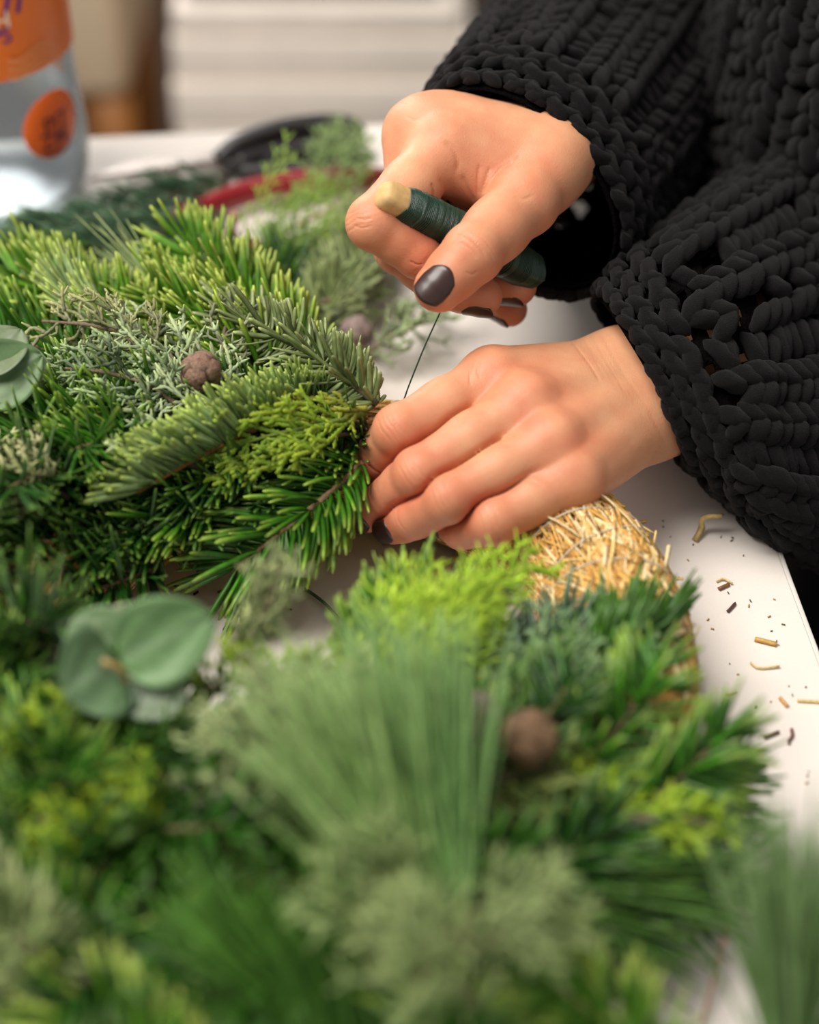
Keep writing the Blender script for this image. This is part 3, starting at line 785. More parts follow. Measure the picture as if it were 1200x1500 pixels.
def spray(parent, pts, seed=0, base=(146, 162, 130), tip=(182, 200, 140), wood=(120, 104, 82), nb=18, blen=.035, clen=.011, cr=.00085, flat=None, spread=50, N=None,
          name='cypress_spray', label=None, cat=None, group=None, bead=.0012, droop=0.0, step=.0042, sub=(3, 7)):
    """branching scale-leaved spray; flat=True keeps it in one plane (thuja-like)"""
    rs = np.random.RandomState(seed + 500)
    pts = [np.asarray(p, float) for p in pts]; root = sprig_root(name, parent, pts[0], label, cat, group)
    mb, tb = MB(), MB(); pth = spline(pts, 30); t, Nn, B = frames(pth, UPC if N is None else nrm(N))
    c0, c1 = lin(*base), lin(*tip)
    V, Q, T = tube(pth, np.linspace(.0013, .0006, 30), 6); tb.add(V, Q, T, lin(*wood))
    fl_ = .4 if flat else 1.0
    ln = np.linalg.norm(np.diff(pth, axis=0), axis=1).sum()
    for b in range(nb):
        x = .12 + .86 * (b + .3 * rs.rand()) / nb; i = min(29, int(x * 29)); sg = 1 if b % 2 else -1
        az = (0 if flat else rs.uniform(-70, 70)) + (8 * rs.randn() if flat else 0)
        az = math.radians(az); sp = math.radians(spread + 10 * rs.randn())
        side = B[i] * sg * math.cos(az) + Nn[i] * math.sin(az)
        d = nrm(t[i] * math.cos(sp) + side * math.sin(sp)); le = blen * (1.05 - .65 * x) * (.75 + .5 * rs.rand())
        p0 = pth[i]; mid = p0 + d * le * .55; end = p0 + nrm(d + t[i] * .5 + Nn[i] * (.12 * rs.randn() - droop)) * le
        bp = spline([p0, mid, end], 14); bt, bN, bB = frames(bp, Nn[i])
        jc = 1 + .18 * rs.randn()
        cord(mb, bp, cr * .95, c0 * jc * .9, c1 * jc, 5, fl_, Nn[i], bead)
        k = 0; s_ = .002
        while s_ < le * .95:
            u = s_ / le; ii = min(13, int(u * 13)); sg2 = 1 if k % 2 else -1
            az2 = math.radians(rs.uniform(-80, 80)) if not flat else .12 * rs.randn()
            dd = nrm(bt[ii] * .78 + (bB[ii] * sg2 * math.cos(az2) + bN[ii] * math.sin(az2)) * .62)
            cl = clen * (.6 + .7 * rs.rand()) * (1.1 - .5 * u); q0 = bp[ii]
            q1 = q0 + dd * cl * .6 + .0012 * rs.randn(3) * (0 if flat else 1); q2 = q0 + nrm(dd + bt[ii] * .45 + (.15 * rs.randn(3))) * cl
            cord(mb, [q0, q1, q2], cr * (.8 + .3 * rs.rand()), c0 * jc, c1 * jc * (.8 + .4 * rs.rand()), 5, fl_, Nn[i], bead)
            if cl > .007:
                for s3 in (-1, 1):
                    e_ = q1 + nrm(dd * .8 + (bB[ii] * s3 + (0 if flat else 1) * .6 * rs.randn() * bN[ii]) * .6) * cl * .5
                    cord(mb, [q1, (q1 + e_) / 2, e_], cr * .8, c0 * jc, c1 * jc, 5, fl_, Nn[i], bead)
            s_ += step * (.7 + .6 * rs.rand()); k += 1
    tb.build('twig', M['bark'], root)
    o = mb.build('scale_leaves', M['soft'], root); o['kind'] = 'stuff'
    return root
def pine(parent, pts, dirs, seed=0, n=170, L=.09, W=.0011, base=(92, 128, 74), tip=(120, 150, 96), jit=.14, sag=.05, name='pine_tuft', label=None, cat=None, group=None):
    """long needles; dirs: list of target points the needles fan over"""
    rs = np.random.RandomState(seed + 900); pts = [np.asarray(p, float) for p in pts]
    root = sprig_root(name, parent, pts[0], label, cat, group); tb, mb = MB(), MB()
    pth = spline(pts, 16); V, Q, T = tube(pth, np.linspace(.0024, .0012, 16), 7); tb.add(V, Q, T, lin(120, 98, 66)); tb.build('twig', M['bark'], root)
    x = rs.rand(n); ix = (x * 15).astype(int); b = pth[ix]
    D = np.array(dirs, float); w_ = rs.dirichlet(np.ones(len(D)) * .8, n); tgt = w_ @ D
    d = nrm(tgt - b + 0) + jit * rs.randn(n, 3); d = nrm(d)
    Ln = L * (.75 + .4 * rs.rand(n)); bend = np.tile([0, 0, -sag], (n, 1)) + .05 * rs.randn(n, 3)
    j = (1 + .2 * rs.randn(n))[:, None]
    needle_mesh(mb, b, d, nrm(rs.randn(n, 3)), Ln, np.full(n, W), bend, np.clip(lin(*base) * j, 0, 1), np.tile(lin(*tip), (n, 1)), np.clip(lin(*tip) * j, 0, 1))
    o = mb.build('needles', M['soft'], root); o['kind'] = 'stuff'
    return root
def cone_fruit(parent, c, r, seed, color=(112, 92, 80), axis=(0, -.3, 1), label=None, cat=None, group=None, name='cypress_cone'):
    rs = np.random.RandomState(seed); nu, nv = 40, 24
    ax = nrm(np.array(axis, float)); b1 = nrm(np.cross(ax, [.3, 1, .2])); b2 = np.cross(ax, b1)
    cent = [np.array([0, 0, 1.0])] + [np.array([math.cos(a) * .82, math.sin(a) * .82, .55]) for a in np.arange(4) * np.pi / 2] + [np.array([math.cos(a) * .95, math.sin(a) * .95, -.3]) for a in np.arange(5) * 2 * np.pi / 5 + .5] + [np.array([0, 0, -1.0])]
    cent = nrm(np.array(cent)); U = np.arange(nu) * 2 * np.pi / nu; W = np.linspace(.02, np.pi - .02, nv)
    p = np.stack([np.sin(W)[:, None] * np.cos(U), np.sin(W)[:, None] * np.sin(U), np.cos(W)[:, None] + 0 * U], -1).reshape(-1, 3)
    ds = np.sort(np.linalg.norm(p[:, None] - cent[None], axis=2), axis=1); d0, gap = ds[:, 0], ds[:, 1] - ds[:, 0]
    rr = r * (1 - .10 * np.exp(-(gap / .07) ** 2) + .07 * np.exp(-(d0 / .12) ** 2) + .012 * rs.randn(len(p)) - .03 * d0)
    q = p * rr[:, None]; V = np.asarray(c) + q[:, :1] * b1 + q[:, 1:2] * b2 + q[:, 2:] * ax
    i = np.arange(nv - 1)[:, None] * nu; j = np.arange(nu)[None]; k = (j + 1) % nu
    Q = np.stack([i + j, i + nu + j, i + nu + k, i + k], -1).reshape(-1, 4)
    cc = lin(*color) * (.55 + .6 * np.clip(gap / .15, 0, 1))[:, None]
    cc = cc * (1 - .5 * np.exp(-(gap / .05) ** 2))[:, None]
    root = sprig_root(name, parent, c, label, cat, group)
    mesh_np('scales', V, Q, mat=M['cone'], parent=root, cols=np.clip(cc, 0, 1))
    V, Q, T = tube([np.asarray(c) - ax * r * .9, np.asarray(c) - ax * r * 1.5 + b1 * r * .2], [r * .16, r * .12], 7)
    mesh_np('stalk', V, Q, T, mat=M['bark'], parent=root, cols=np.tile(lin(100, 84, 60), (len(V), 1)))
    return root
def leaf(parent, c, axis, nrmv, le, wd, seed, color=(96, 128, 92), under=(120, 140, 118), cup=.25, name='eucalyptus_leaf'):
    rs = np.random.RandomState(seed); t = nrm(axis); n = nrm(np.asarray(nrmv, float) - t * (np.asarray(nrmv, float) @ t)); b = np.cross(t, n)
    nu, nv = 15, 17; V = []; C = []
    for j in range(nv):
        v = j / (nv - 1); hw = wd / 2 * (math.sin(math.pi * min(.995, max(.03, v ** .78))) ** .52)
        for i in range(nu):
            u = -1 + 2 * i / (nu - 1)
            z = cup * wd * .5 * (u * u) * (hw / (wd / 2)) ** 2 - .12 * le * (v - .4) ** 2 + .012 * wd * math.sin(9 * u + 7 * v + seed)
            V.append(np.asarray(c) + t * (v * le) + b * (u * hw) + n * z)
            f = .06 * math.exp(-(u / .06) ** 2) ; C.append(lin(*color) * (1 + .08 * math.sin(5 * u + 3 * v + seed)) + f)
    i = np.arange(nv - 1)[:, None] * nu; j = np.arange(nu - 1)[None]
    Q = np.stack([i + j, i + j + 1, i + nu + j + 1, i + nu + j], -1).reshape(-1, 4)
    o = mesh_np(name, V, Q, mat=M['leaf'], parent=parent, cols=np.clip(C, 0, 1))
    m = o.modifiers.new('thickness', 'SOLIDIFY'); m.thickness = .0005; m.offset = 0
    return o

# ------------------------------------------------------------------ the wreath
RC = np.array([-.036, -.116, TZ + .0272]); RR, RT_ = .120, .0268
wreath = empty('wreath', (RC[0], RC[1], TZ))
tag(wreath, 'half finished evergreen wreath bound on a straw ring on the table', 'wreath')
def tor(th, ph, r):                          # th around the ring (0 = right, 90 deg = far), ph around the tube (0 = outside, 90 deg = top)
    th, ph, r = np.broadcast_arrays(np.asarray(th, float), np.asarray(ph, float), np.asarray(r, float))
    o = np.stack([np.cos(th), np.sin(th), 0 * th], -1); z = np.zeros_like(o); z[..., 2] = 1
    return RC + o * RR + r[..., None] * (np.cos(ph)[..., None] * o + np.sin(ph)[..., None] * z)
rs = np.random.RandomState(11)
nu, nv = 150, 26
U = np.arange(nu) * 2 * np.pi / nu; W = np.arange(nv) * 2 * np.pi / nv
lump = .0011 * np.sin(U * 17)[:, None] * np.cos(W * 2)[None] + .0006 * rs.randn(nu, nv) + .0009 * np.sin(U * 31 + 2)[:, None]
g = tor(U[:, None], W[None], RT_ - .0012 + lump)
i = np.arange(nu)[:, None]; j = np.arange(nv)[None]
Q = np.stack([i * nv + j, ((i + 1) % nu) * nv + j, ((i + 1) % nu) * nv + (j + 1) % nv, i * nv + (j + 1) % nv], -1).reshape(-1, 4)
ring = mesh_np('straw_ring', g.reshape(-1, 3), Q, mat=M['straw'], parent=wreath, cols=np.tile(lin(214, 170, 102), (nu * nv, 1)))
ring['label'] = 'bare golden straw ring'
STRAW = [lin(230, 186, 104), lin(218, 168, 88), lin(238, 206, 136), lin(204, 152, 78), lin(242, 222, 172), lin(168, 122, 66), lin(226, 178, 94)]
def blade(mb, pth, w_, c, nf=None, th=.0003):
    pth = np.asarray(pth); m = len(pth); t = nrm(np.gradient(pth, axis=0)); n = nrm(nf); s_ = nrm(np.cross(t, n)); up = np.cross(s_, t)
    hw = (w_ / 2 * np.ones(m))[:, None]
    V = np.stack([pth - s_ * hw, pth + up * th * 2.2, pth + s_ * hw, pth - up * th], 1).reshape(-1, 3)
    q = []
    for a in range(m - 1):
        for b in range(4): q.append((a * 4 + b, a * 4 + (b + 1) % 4, a * 4 + 4 + (b + 1) % 4, a * 4 + 4 + b))
    q += [(3, 2, 1, 0), ((m - 1) * 4, (m - 1) * 4 + 1, (m - 1) * 4 + 2, (m - 1) * 4 + 3)]
    mb.add(V, np.array(q), None, c)
mb = MB()
for k in range(4900):
    vis = k < 3900
    th = math.radians(rs.uniform(-32, 100) if vis else rs.uniform(100, 328)); ph = rs.uniform(-1.0, math.pi + 1.0)
    le = rs.uniform(.010, .034); an = rs.normal(0, .38) + (rs.choice([-1, 1]) * .9 if rs.rand() < .18 else 0)
    s_ = np.linspace(-.5, .5, 4); dth = s_ * le * math.cos(an) / (RR + RT_ * math.cos(ph)); dph = s_ * le * math.sin(an) / RT_
    lift = .0002 + .0012 * rs.rand() + np.abs(s_) ** 2 * (.004 * rs.rand() if rs.rand() < .35 else .0006)
    p = tor(th + dth, ph + dph, RT_ + lift - .0006)
    nf = p - tor(th + dth, ph, 0 * dth)
    blade(mb, p, rs.choice([.0009, .0013, .0019, .0028], p=[.34, .34, .22, .10]), np.clip(STRAW[rs.randint(7)] * (.85 + .3 * rs.rand()), 0, 1), nf + .3 * rs.randn(3) * RT_)
for k in range(70):                          # ends sticking out
    th = math.radians(rs.uniform(-25, 80)); ph = rs.uniform(-.6, math.pi + .3); p0 = tor(th, ph, RT_)
    o_ = nrm(p0 - tor(th, ph, 0.0)); d = nrm(np.array([-math.sin(th), math.cos(th), 0]) * rs.choice([-1, 1]) + .7 * o_ + .4 * rs.randn(3))
    le = rs.uniform(.004, .012); blade(mb, [p0, p0 + d * le * .5, p0 + d * le + .001 * rs.randn(3)], rs.uniform(.0008, .002), STRAW[rs.randint(7)], o_ + .4 * rs.randn(3))
for th0, th1, ph0, ph1, wd, c in ((50, 18, 1.7, .95, .0034, 4), (60, 30, 2.0, 1.5, .0026, 2), (35, 20, 2.2, 1.9, .0020, 4)):
    s_ = np.linspace(0, 1, 8); p = tor(np.radians(th0 + (th1 - th0) * s_), ph0 + (ph1 - ph0) * s_, RT_ + .0018 + .0015 * np.sin(s_ * 3.1))
    blade(mb, p, wd, STRAW[c], p - RC - np.array([0, 0, -.0]) * 1 + np.array([0, 0, .03]))
o = mb.build('straw_blades', M['straw'], ring); o['kind'] = 'stuff'
mb = MB()
for k, (th0, tw) in enumerate([(-24, .5), (-12, .3), (2, .5), (12, .25), (20, -.3), (27, .4), (36, .2), (43, -.35), (52, .3), (60, .2), (68, .4), (78, .2), (88, .3), (31, .7), (47, .9)]):
    ph = np.linspace(-.6, 2 * math.pi - .6, 40); th = np.radians(th0) + tw * (ph - 1.5) * .12
    V, Q, T = tube(tor(th, ph, RT_ + .0013 + .0004 * np.sin(ph * 5 + k)), .00032, 5); mb.add(V, Q, T)
mb.build('binding_thread', M['thread'], ring)

def gp(*a): return [G(*q) for q in a]
W_ = wreath
# under-layer of fir all round the covered part of the ring, tips pointing away from the working hand
rs = np.random.RandomState(21); cnt = 0
for row_, (ph, dr0) in enumerate(((1.55, 0), (.75, .012), (2.30, -.010), (.15, .02))):
    th = 97.0 + row_ * 3
    while th < 316:
        near = 215 < th < 335
        dth = rs.uniform(20, 30); k = np.array([0, .35, .7, 1.0]); a = np.radians(th - 4 + dth * k)
        if ph > 2 and th < 205: th += 14; continue
        pp = ph + .25 * rs.randn(); fl_ = np.array([.001, .006, .010, .012]) + .006 * rs.rand()
        out = RT_ + fl_ + np.array([0, .003, .010, .016]) * rs.uniform(.3, 1.2)
        p = tor(a, pp, out); p[:, 2] = np.maximum(p[:, 2], TZ + .009)
        cen = tor(a, pp, out * 0); nrm_ = (p - cen)[1]
        kind = rs.choice(['dark', 'deep', 'dark', 'green'] if near else ['dark', 'dark', 'green'])
        fir(W_, p, kind, seed=300 + cnt, dens=1.55 if near else 2.0, N=nrm_ + np.array([0, -.01, .02]), st=3 if near else 5, phi=(-30, 210), lscale=rs.uniform(.85, 1.1), wscale=1.1)
        cnt += 1; th += rs.uniform(11, 17)
# --- sprigs one can single out, far side next to the hand
fir(W_, gp((530, 678, .054), (474, 730, .050), (408, 783, .042), (340, 838, .026)), 'green', 1, dens=3.6, phi=(-50, 190), fa=(54, 70), jit=.04, curl=(.30, .02), N=np.array([.15, -.5, .8]), twig=.0017, bark=(140, 112, 82), lscale=1.12)
fir(W_, gp((552, 592, .072), (500, 552, .078), (430, 505, .078), (338, 464, .074)), 'noble', 2, dens=4.3, phi=(-70, 250), fa=(55, 85), curl=(.05, .35), N=np.array([0, -.75, .65]), twig=.0016, bark=(74, 66, 46), wscale=1.05)
fir(W_, gp((470, 560, .052), (400, 490, .058), (340, 430, .062), (272, 362, .066)), 'bright', 3, dens=3.6, phi=(-20, 200), fa=(44, 66), curl=(.12, .22), sides=((.35, -1, .055),), N=np.array([.2, -.6, .8]), lscale=1.1)
fir(W_, gp((420, 590, .055), (350, 520, .058), (290, 470, .058), (215, 430, .058)), 'bright', 4, dens=3.4, fa=(44, 66), curl=(.1, .25), N=np.array([.3, -.7, .8]), lscale=1.1)
fir(W_, gp((500, 585, .060), (420, 612, .068), (320, 655, .070), (200, 722, .064)), 'silver', 5, dens=2.9, phi=(-12, 62), fa=(50, 64), curl=(-.02, .05), jit=.045, N=np.array([.1, -.75, .65]), bark=(150, 96, 46), twig=.0014, lscale=1.1, wscale=1.05)
spray(W_, gp((536, 606, .070), (470, 622, .076), (390, 640, .073), (300, 668, .066)), 6, base=(118, 152, 36), tip=(156, 178, 52), wood=(104, 126, 40), flat=True, nb=16, blen=.040, clen=.0100, cr=.0012, spread=26, N=np.array([0, -.75, .65]), name='thuja_spray', bead=.0010, step=.0052)
spray(W_, gp((538, 598, .076), (500, 600, .077), (440, 598, .078), (385, 612, .074)), 7, base=(120, 134, 36), tip=(166, 166, 56), wood=(140, 140, 44), flat=True, nb=9, blen=.016, clen=.006, cr=.0011, spread=32, N=np.array([0, -.75, .65]), name='thuja_spray', bead=.0010, step=.0032)
spray(W_, gp((330, 640, .066), (290, 575, .076), (240, 510, .080), (175, 462, .080)), 8, nb=15, blen=.042, clen=.012, N=np.array([0, -.7, .7]))
spray(W_, gp((280, 610, .072), (220, 565, .080), (150, 545, .082), (95, 540, .080)), 9, nb=13, blen=.034, clen=.011, N=np.array([0, -.7, .7]), base=(118, 138, 108), tip=(160, 186, 120))
spray(W_, gp((250, 560, .078), (195, 500, .082), (140, 478, .082), (62, 470, .080)), 10, nb=13, blen=.030, clen=.010, base=(134, 138, 104), tip=(176, 180, 118), N=np.array([0, -.7, .7]))
spray(W_, gp((330, 600, .070), (325, 540, .074), (330, 480, .076), (350, 440, .076)), 11, nb=9, blen=.024, clen=.009, cr=.0007, base=(112, 118, 92), tip=(140, 148, 110), N=np.array([0, -.7, .7]))
spray(W_, gp((300, 690, .060), (240, 660, .072), (225, 610, .076), (210, 575, .078)), 12, nb=10, blen=.026, clen=.010, N=np.array([0, -.7, .7]))
fir(W_, gp((250, 530, .050), (180, 480, .055), (110, 440, .056), (20, 405, .054)), 'bright', 13, dens=3.2, lscale=1.1, N=np.array([.1, -.6, .8]))
fir(W_, gp((210, 500, .060), (160, 480, .062), (125, 455, .064), (105, 430, .066)), 'silver', 14, dens=3.0, phi=(20, 160), fa=(20, 40), wscale=.8, N=np.array([.2, -.3, .9]))
fir(W_, gp((150, 560, .050), (90, 520, .052), (20, 500, .052), (-50, 480, .050)), 'green', 15, dens=3.0, lscale=1.1)
for k, (x, y, h, kd) in enumerate(((60, 618, .072, 'green'), (208, 790, .046, 'dark'), (292, 765, .046, 'dark'), (40, 780, .060, 'green'), (150, 640, .068, 'dark'), (110, 720, .062, 'dark'), (250, 700, .058, 'dark'), (350, 730, .050, 'dark'))):
    c = G(x, y, h); d = nrm(CAM - c) * .55 + np.array([-.25, -.3, .1])       # shoots seen end-on, like stars
    fir(W_, [c - nrm(d) * .04, c - nrm(d) * .018, c], kd, 40 + k, dens=3.0, phi=(0, 360), fa=(45, 80), curl=(.05, 0), lscale=.95)
fir(W_, gp((330, 700, .055), (260, 700, .055), (170, 720, .052), (100, 770, .045)), 'dark', 50, dens=3)
fir(W_, gp((190, 620, .062), (120, 620, .066), (40, 640, .066), (-30, 670, .062)), 'green', 52, dens=3, curl=(.1, .3))
cone_fruit(W_, G(295, 545, .085), .0088, 1, (124, 96, 80))
spray(W_, gp((60, 760, .066), (30, 720, .074), (0, 690, .078), (-20, 660, .078)), 16, nb=12, blen=.03, clen=.011, base=(150, 158, 108), tip=(206, 208, 150), N=np.array([0, -.7, .7]))
spray(W_, gp((100, 730, .062), (70, 705, .07), (40, 690, .075), (10, 700, .076)), 17, nb=10, blen=.024, clen=.010, base=(160, 165, 116), tip=(212, 210, 156), N=np.array([0, -.7, .7]))
for k, (a_, b_, h) in enumerate((((546, 646), (400, 695), .050), ((542, 632), (420, 664), .054), ((440, 715), (300, 755), .040), ((330, 735), (190, 775), .044), ((220, 770), (90, 810), .044), ((150, 800), (20, 850), .044), ((180, 780), (60, 870), .036), ((400, 650), (260, 720), .056), ((150, 690), (30, 760), .058), ((250, 640), (120, 690), .062))):
    fir(W_, gp((*a_, h), ((a_[0] + b_[0]) / 2, (a_[1] + b_[1]) / 2 - 6, h + .004), (*b_, h - .004)), 'dark' if k % 3 else 'green', 260 + k, dens=2.8, phi=(-40, 200), fa=(45, 68), jit=.06)
# eucalyptus leaves at the left edge of the picture
fir(W_, gp((230, 830, .030), (170, 855, .036), (110, 870, .038)), 'dark', 290, dens=2.8)
eu = empty('eucalyptus_stem', G(-40, 600, .06), W_)
V, Q, T = tube(spline(gp((-60, 640, .05), (-30, 580, .074), (-10, 530, .088), (5, 500, .09)), 12), .0011, 7)
mesh_np('stem', V, Q, T, mat=M['bark'], parent=eu, cols=np.tile(lin(150, 140, 96), (len(V), 1)))
leaf(eu, G(-45, 575, .086), G(58, 520, .094) - G(-45, 575, .086), (-.1, -.75, .6), .033, .030, 1, (96, 126, 82))
leaf(eu, G(-35, 545, .092), G(28, 480, .098) - G(-35, 545, .092), (-.2, -.55, .7), .028, .028, 2, (112, 128, 96))
leaf(eu, G(5, 545, .076), G(72, 545, .082) - G(5, 545, .076), (.1, -.6, .7), .024, .024, 3, (100, 118, 82))
pine(W_, gp((330, 520, .05), (290, 480, .055), (255, 450, .058)), gp((120, 372, .07), (170, 365, .075), (225, 375, .07)), 1, n=46, L=.062, W=.0012, base=(120, 146, 84), tip=(160, 176, 120), jit=.08)

# --- right-hand near side: first sprigs of the round, tips pointing up towards the bare straw
fir(W_, gp((850, 1020, .046), (890, 985, .052), (925, 955, .053), (965, 934, .050)), 'deep', 60, dens=3.4, phi=(85, 225), fa=(30, 55), lscale=1.1, st=3)
fir(W_, gp((800, 1070, .048), (845, 1005, .054), (890, 950, .055), (925, 912, .053)), 'deep', 61, dens=3.2, phi=(-40, 220), fa=(35, 58), st=3)
fir(W_, gp((760, 1080, .044), (790, 1020, .048), (800, 970, .050), (832, 930, .048)), 'blue', 62, dens=3.4, phi=(-30, 210), fa=(40, 60), lscale=1.0, st=3)
fir(W_, gp((690, 1080, .042), (700, 1010, .046), (712, 965, .047), (725, 935, .046)), 'blue', 63, dens=3.2, phi=(-30, 210), fa=(40, 60), st=3)
spray(W_, gp((790, 1090, .056), (835, 1030, .063), (880, 985, .066), (940, 945, .064)), 64, base=(92, 126, 84), tip=(132, 160, 104), nb=16, blen=.030, clen=.011, N=np.array([0, -.6, .8]), bead=.002)
spray(W_, gp((740, 1090, .056), (765, 1030, .062), (800, 980, .066), (825, 930, .066)), 65, base=(104, 136, 96), tip=(140, 166, 116), nb=15, blen=.030, clen=.011, N=np.array([0, -.6, .8]), bead=.002)
spray(W_, gp((760, 1130, .056), (742, 1080, .064), (748, 1030, .067), (790, 985, .067)), 66, base=(134, 154, 84), tip=(164, 184, 104), nb=12, blen=.024, clen=.010, N=np.array([0, -.6, .8]), bead=.002)
fir(W_, gp((520, 1040, .050), (550, 975, .056), (580, 920, .058), (615, 885, .056)), 'green', 67, dens=3.4, phi=(-30, 210), fa=(48, 66), lscale=1.0, st=5)
fir(W_, gp((600, 1040, .050), (620, 985, .054), (645, 935, .055), (680, 905, .053)), 'dark', 68, dens=3.2, phi=(-30, 210), st=3)
for k, (e_, b_) in enumerate((((775, 822), (545, 1010)), ((700, 885), (535, 995)), ((680, 935), (540, 1010)), ((625, 868), (530, 985)))):
    spray(W_, gp((b_[0], b_[1], .064), ((b_[0] * 2 + e_[0]) / 3, (b_[1] * 2 + e_[1]) / 3 - 4, .072), ((b_[0] + e_[0] * 2) / 3, (b_[1] + e_[1] * 2) / 3 - 2, .076), (e_[0], e_[1], .076)), 70 + k, base=(150, 192, 44), tip=(188, 216, 66), wood=(160, 170, 70), flat=True, nb=20, blen=.027 - .003 * k, clen=.016, cr=.00075, spread=14, N=np.array([.1, -.75, .65]), name='thuja_spray', bead=.002)
cone_fruit(W_, G(700, 1052, .086), .0088, 5, (118, 98, 96)); cone_fruit(W_, G(775, 1082, .084), .0098, 6, (120, 92, 66))
for k, (b_, e_, kd) in enumerate((((800, 1185), (990, 1132), 'dark'), ((790, 1200), (1000, 1160), 'deep'), ((780, 1240), (985, 1290), 'blue'), ((760, 1280), (940, 1350), 'dark'))):
    fir(W_, gp((*b_, .036), ((b_[0] * 2 + e_[0]) / 3, (b_[1] * 2 + e_[1]) / 3, .042), ((b_[0] + e_[0] * 2) / 3, (b_[1] + e_[1] * 2) / 3, .040), (*e_, .032)), kd, 80 + k, dens=3.2, phi=(-40, 130 if k == 0 else 220), fa=(35, 58), lscale=1.0, st=3)
for k, (b_, e_) in enumerate((((820, 1200), (975, 1150)), ((900, 1200), (1085, 1215)), ((780, 1160), (900, 1135)))):
    spray(W_, gp((*b_, .058), ((b_[0] + e_[0]) / 2, (b_[1] + e_[1]) / 2 - 8, .064), (*e_, .054)), 90 + k, base=(132, 172, 36), tip=(184, 208, 54), flat=True, nb=11, blen=.018, clen=.008, cr=.0010, spread=30, N=np.array([0, -.6, .8]), name='thuja_spray', bead=.002)
spray(W_, gp((690, 1150, .062), (740, 1140, .068), (800, 1130, .070), (860, 1118, .068)), 95, base=(122, 138, 72), tip=(150, 166, 90), nb=12, blen=.024, clen=.010, bead=.002)
pine(W_, gp((690, 1260, .050), (740, 1235, .054), (790, 1215, .056)), gp((1040, 1120, .05), (1060, 1230, .045), (1000, 1380, .03), (1050, 1160, .05)), 3, n=170, L=.078, W=.0011, base=(66, 118, 40), tip=(96, 140, 60), jit=.10)
pine(W_, gp((640, 1300, .050), (700, 1290, .054), (740, 1280, .056)), gp((980, 1200, .05), (960, 1290, .045), (940, 1400, .03)), 4, n=150, L=.08, W=.0011, base=(76, 126, 44), tip=(106, 150, 66), jit=.12)
# big pale pine brush in the middle foreground
pine(W_, gp((650, 1440, .060), (680, 1380, .072), (690, 1330, .082)), gp((560, 960, .12), (640, 950, .12), (700, 1010, .11), (480, 1010, .12)), 5, n=330, L=.094, W=.0013, base=(104, 150, 78), tip=(136, 172, 104), jit=.09)
pine(W_, gp((600, 1450, .060), (640, 1400, .072), (660, 1350, .08)), gp((420, 1060, .12), (360, 1140, .11), (500, 1000, .12), (600, 980, .12)), 6, n=300, L=.094, W=.0013, base=(116, 154, 80), tip=(146, 174, 108), jit=.10)
for k, (b_, e_) in enumerate((((520, 1120), (400, 1000)), ((480, 1180), (310, 1090)), ((470, 1060), (520, 1030)), ((430, 1130), (350, 1040)))):
    spray(W_, gp((*b_, .07), ((b_[0] + e_[0]) / 2, (b_[1] + e_[1]) / 2, .082), (*e_, .084)), 100 + k, base=(136, 150, 104), tip=(166, 180, 124), nb=14, blen=.034, clen=.011, cr=.0010, bead=.002)
for k, (b_, e_) in enumerate((((640, 1350), (530, 1280)), ((680, 1400), (770, 1350)), ((700, 1470), (620, 1380)))):
    spray(W_, gp((*b_, .075), ((b_[0] + e_[0]) / 2, (b_[1] + e_[1]) / 2, .088), (*e_, .09)), 110 + k, base=(124, 144, 92), tip=(160, 178, 116), nb=10, blen=.036, clen=.020, cr=.0007, spread=30, bead=.002)
# small grey-green plume over the hole
spray(W_, gp((340, 985, .062), (370, 930, .080), (395, 880, .092), (412, 830, .10)), 120, base=(140, 152, 108), tip=(176, 186, 128), nb=16, blen=.024, clen=.009, N=np.array([0, -1, .3]), spread=32, bead=.002)
# eucalyptus in the left foreground
eu = empty('eucalyptus_stem', G(170, 980, .06), W_)
V, Q, T = tube(spline(gp((200, 1090, .05), (190, 1030, .075), (180, 985, .092), (150, 968, .098)), 12), .0012, 7)
mesh_np('stem', V, Q, T, mat=M['bark'], parent=eu, cols=np.tile(lin(176, 150, 96), (len(V), 1)))
def lf(a, ah, b, bh, nn, wd, seed, c): A, B = G(*a, ah), G(*b, bh); leaf(eu, A, B - A, nn, float(np.linalg.norm(B - A)), wd, seed, c)
lf((175, 965), .095, (312, 905), .104, (.1, -.75, .65), .031, 4, (104, 140, 90)); lf((172, 970), .092, (92, 1010), .094, (-.25, -.8, .5), .034, 5, (92, 122, 84))
lf((195, 975), .088, (262, 1042), .082, (.25, -.8, .5), .026, 6, (124, 142, 116)); lf((165, 955), .09, (108, 905), .098, (-.3, -.5, .8), .024, 7, (110, 138, 96))
lf((180, 950), .088, (196, 885), .10, (0, -.9, .4), .022, 8, (150, 164, 132)); lf((165, 985), .088, (130, 1048), .08, (-.1, -.85, .5), .026, 9, (86, 112, 82))
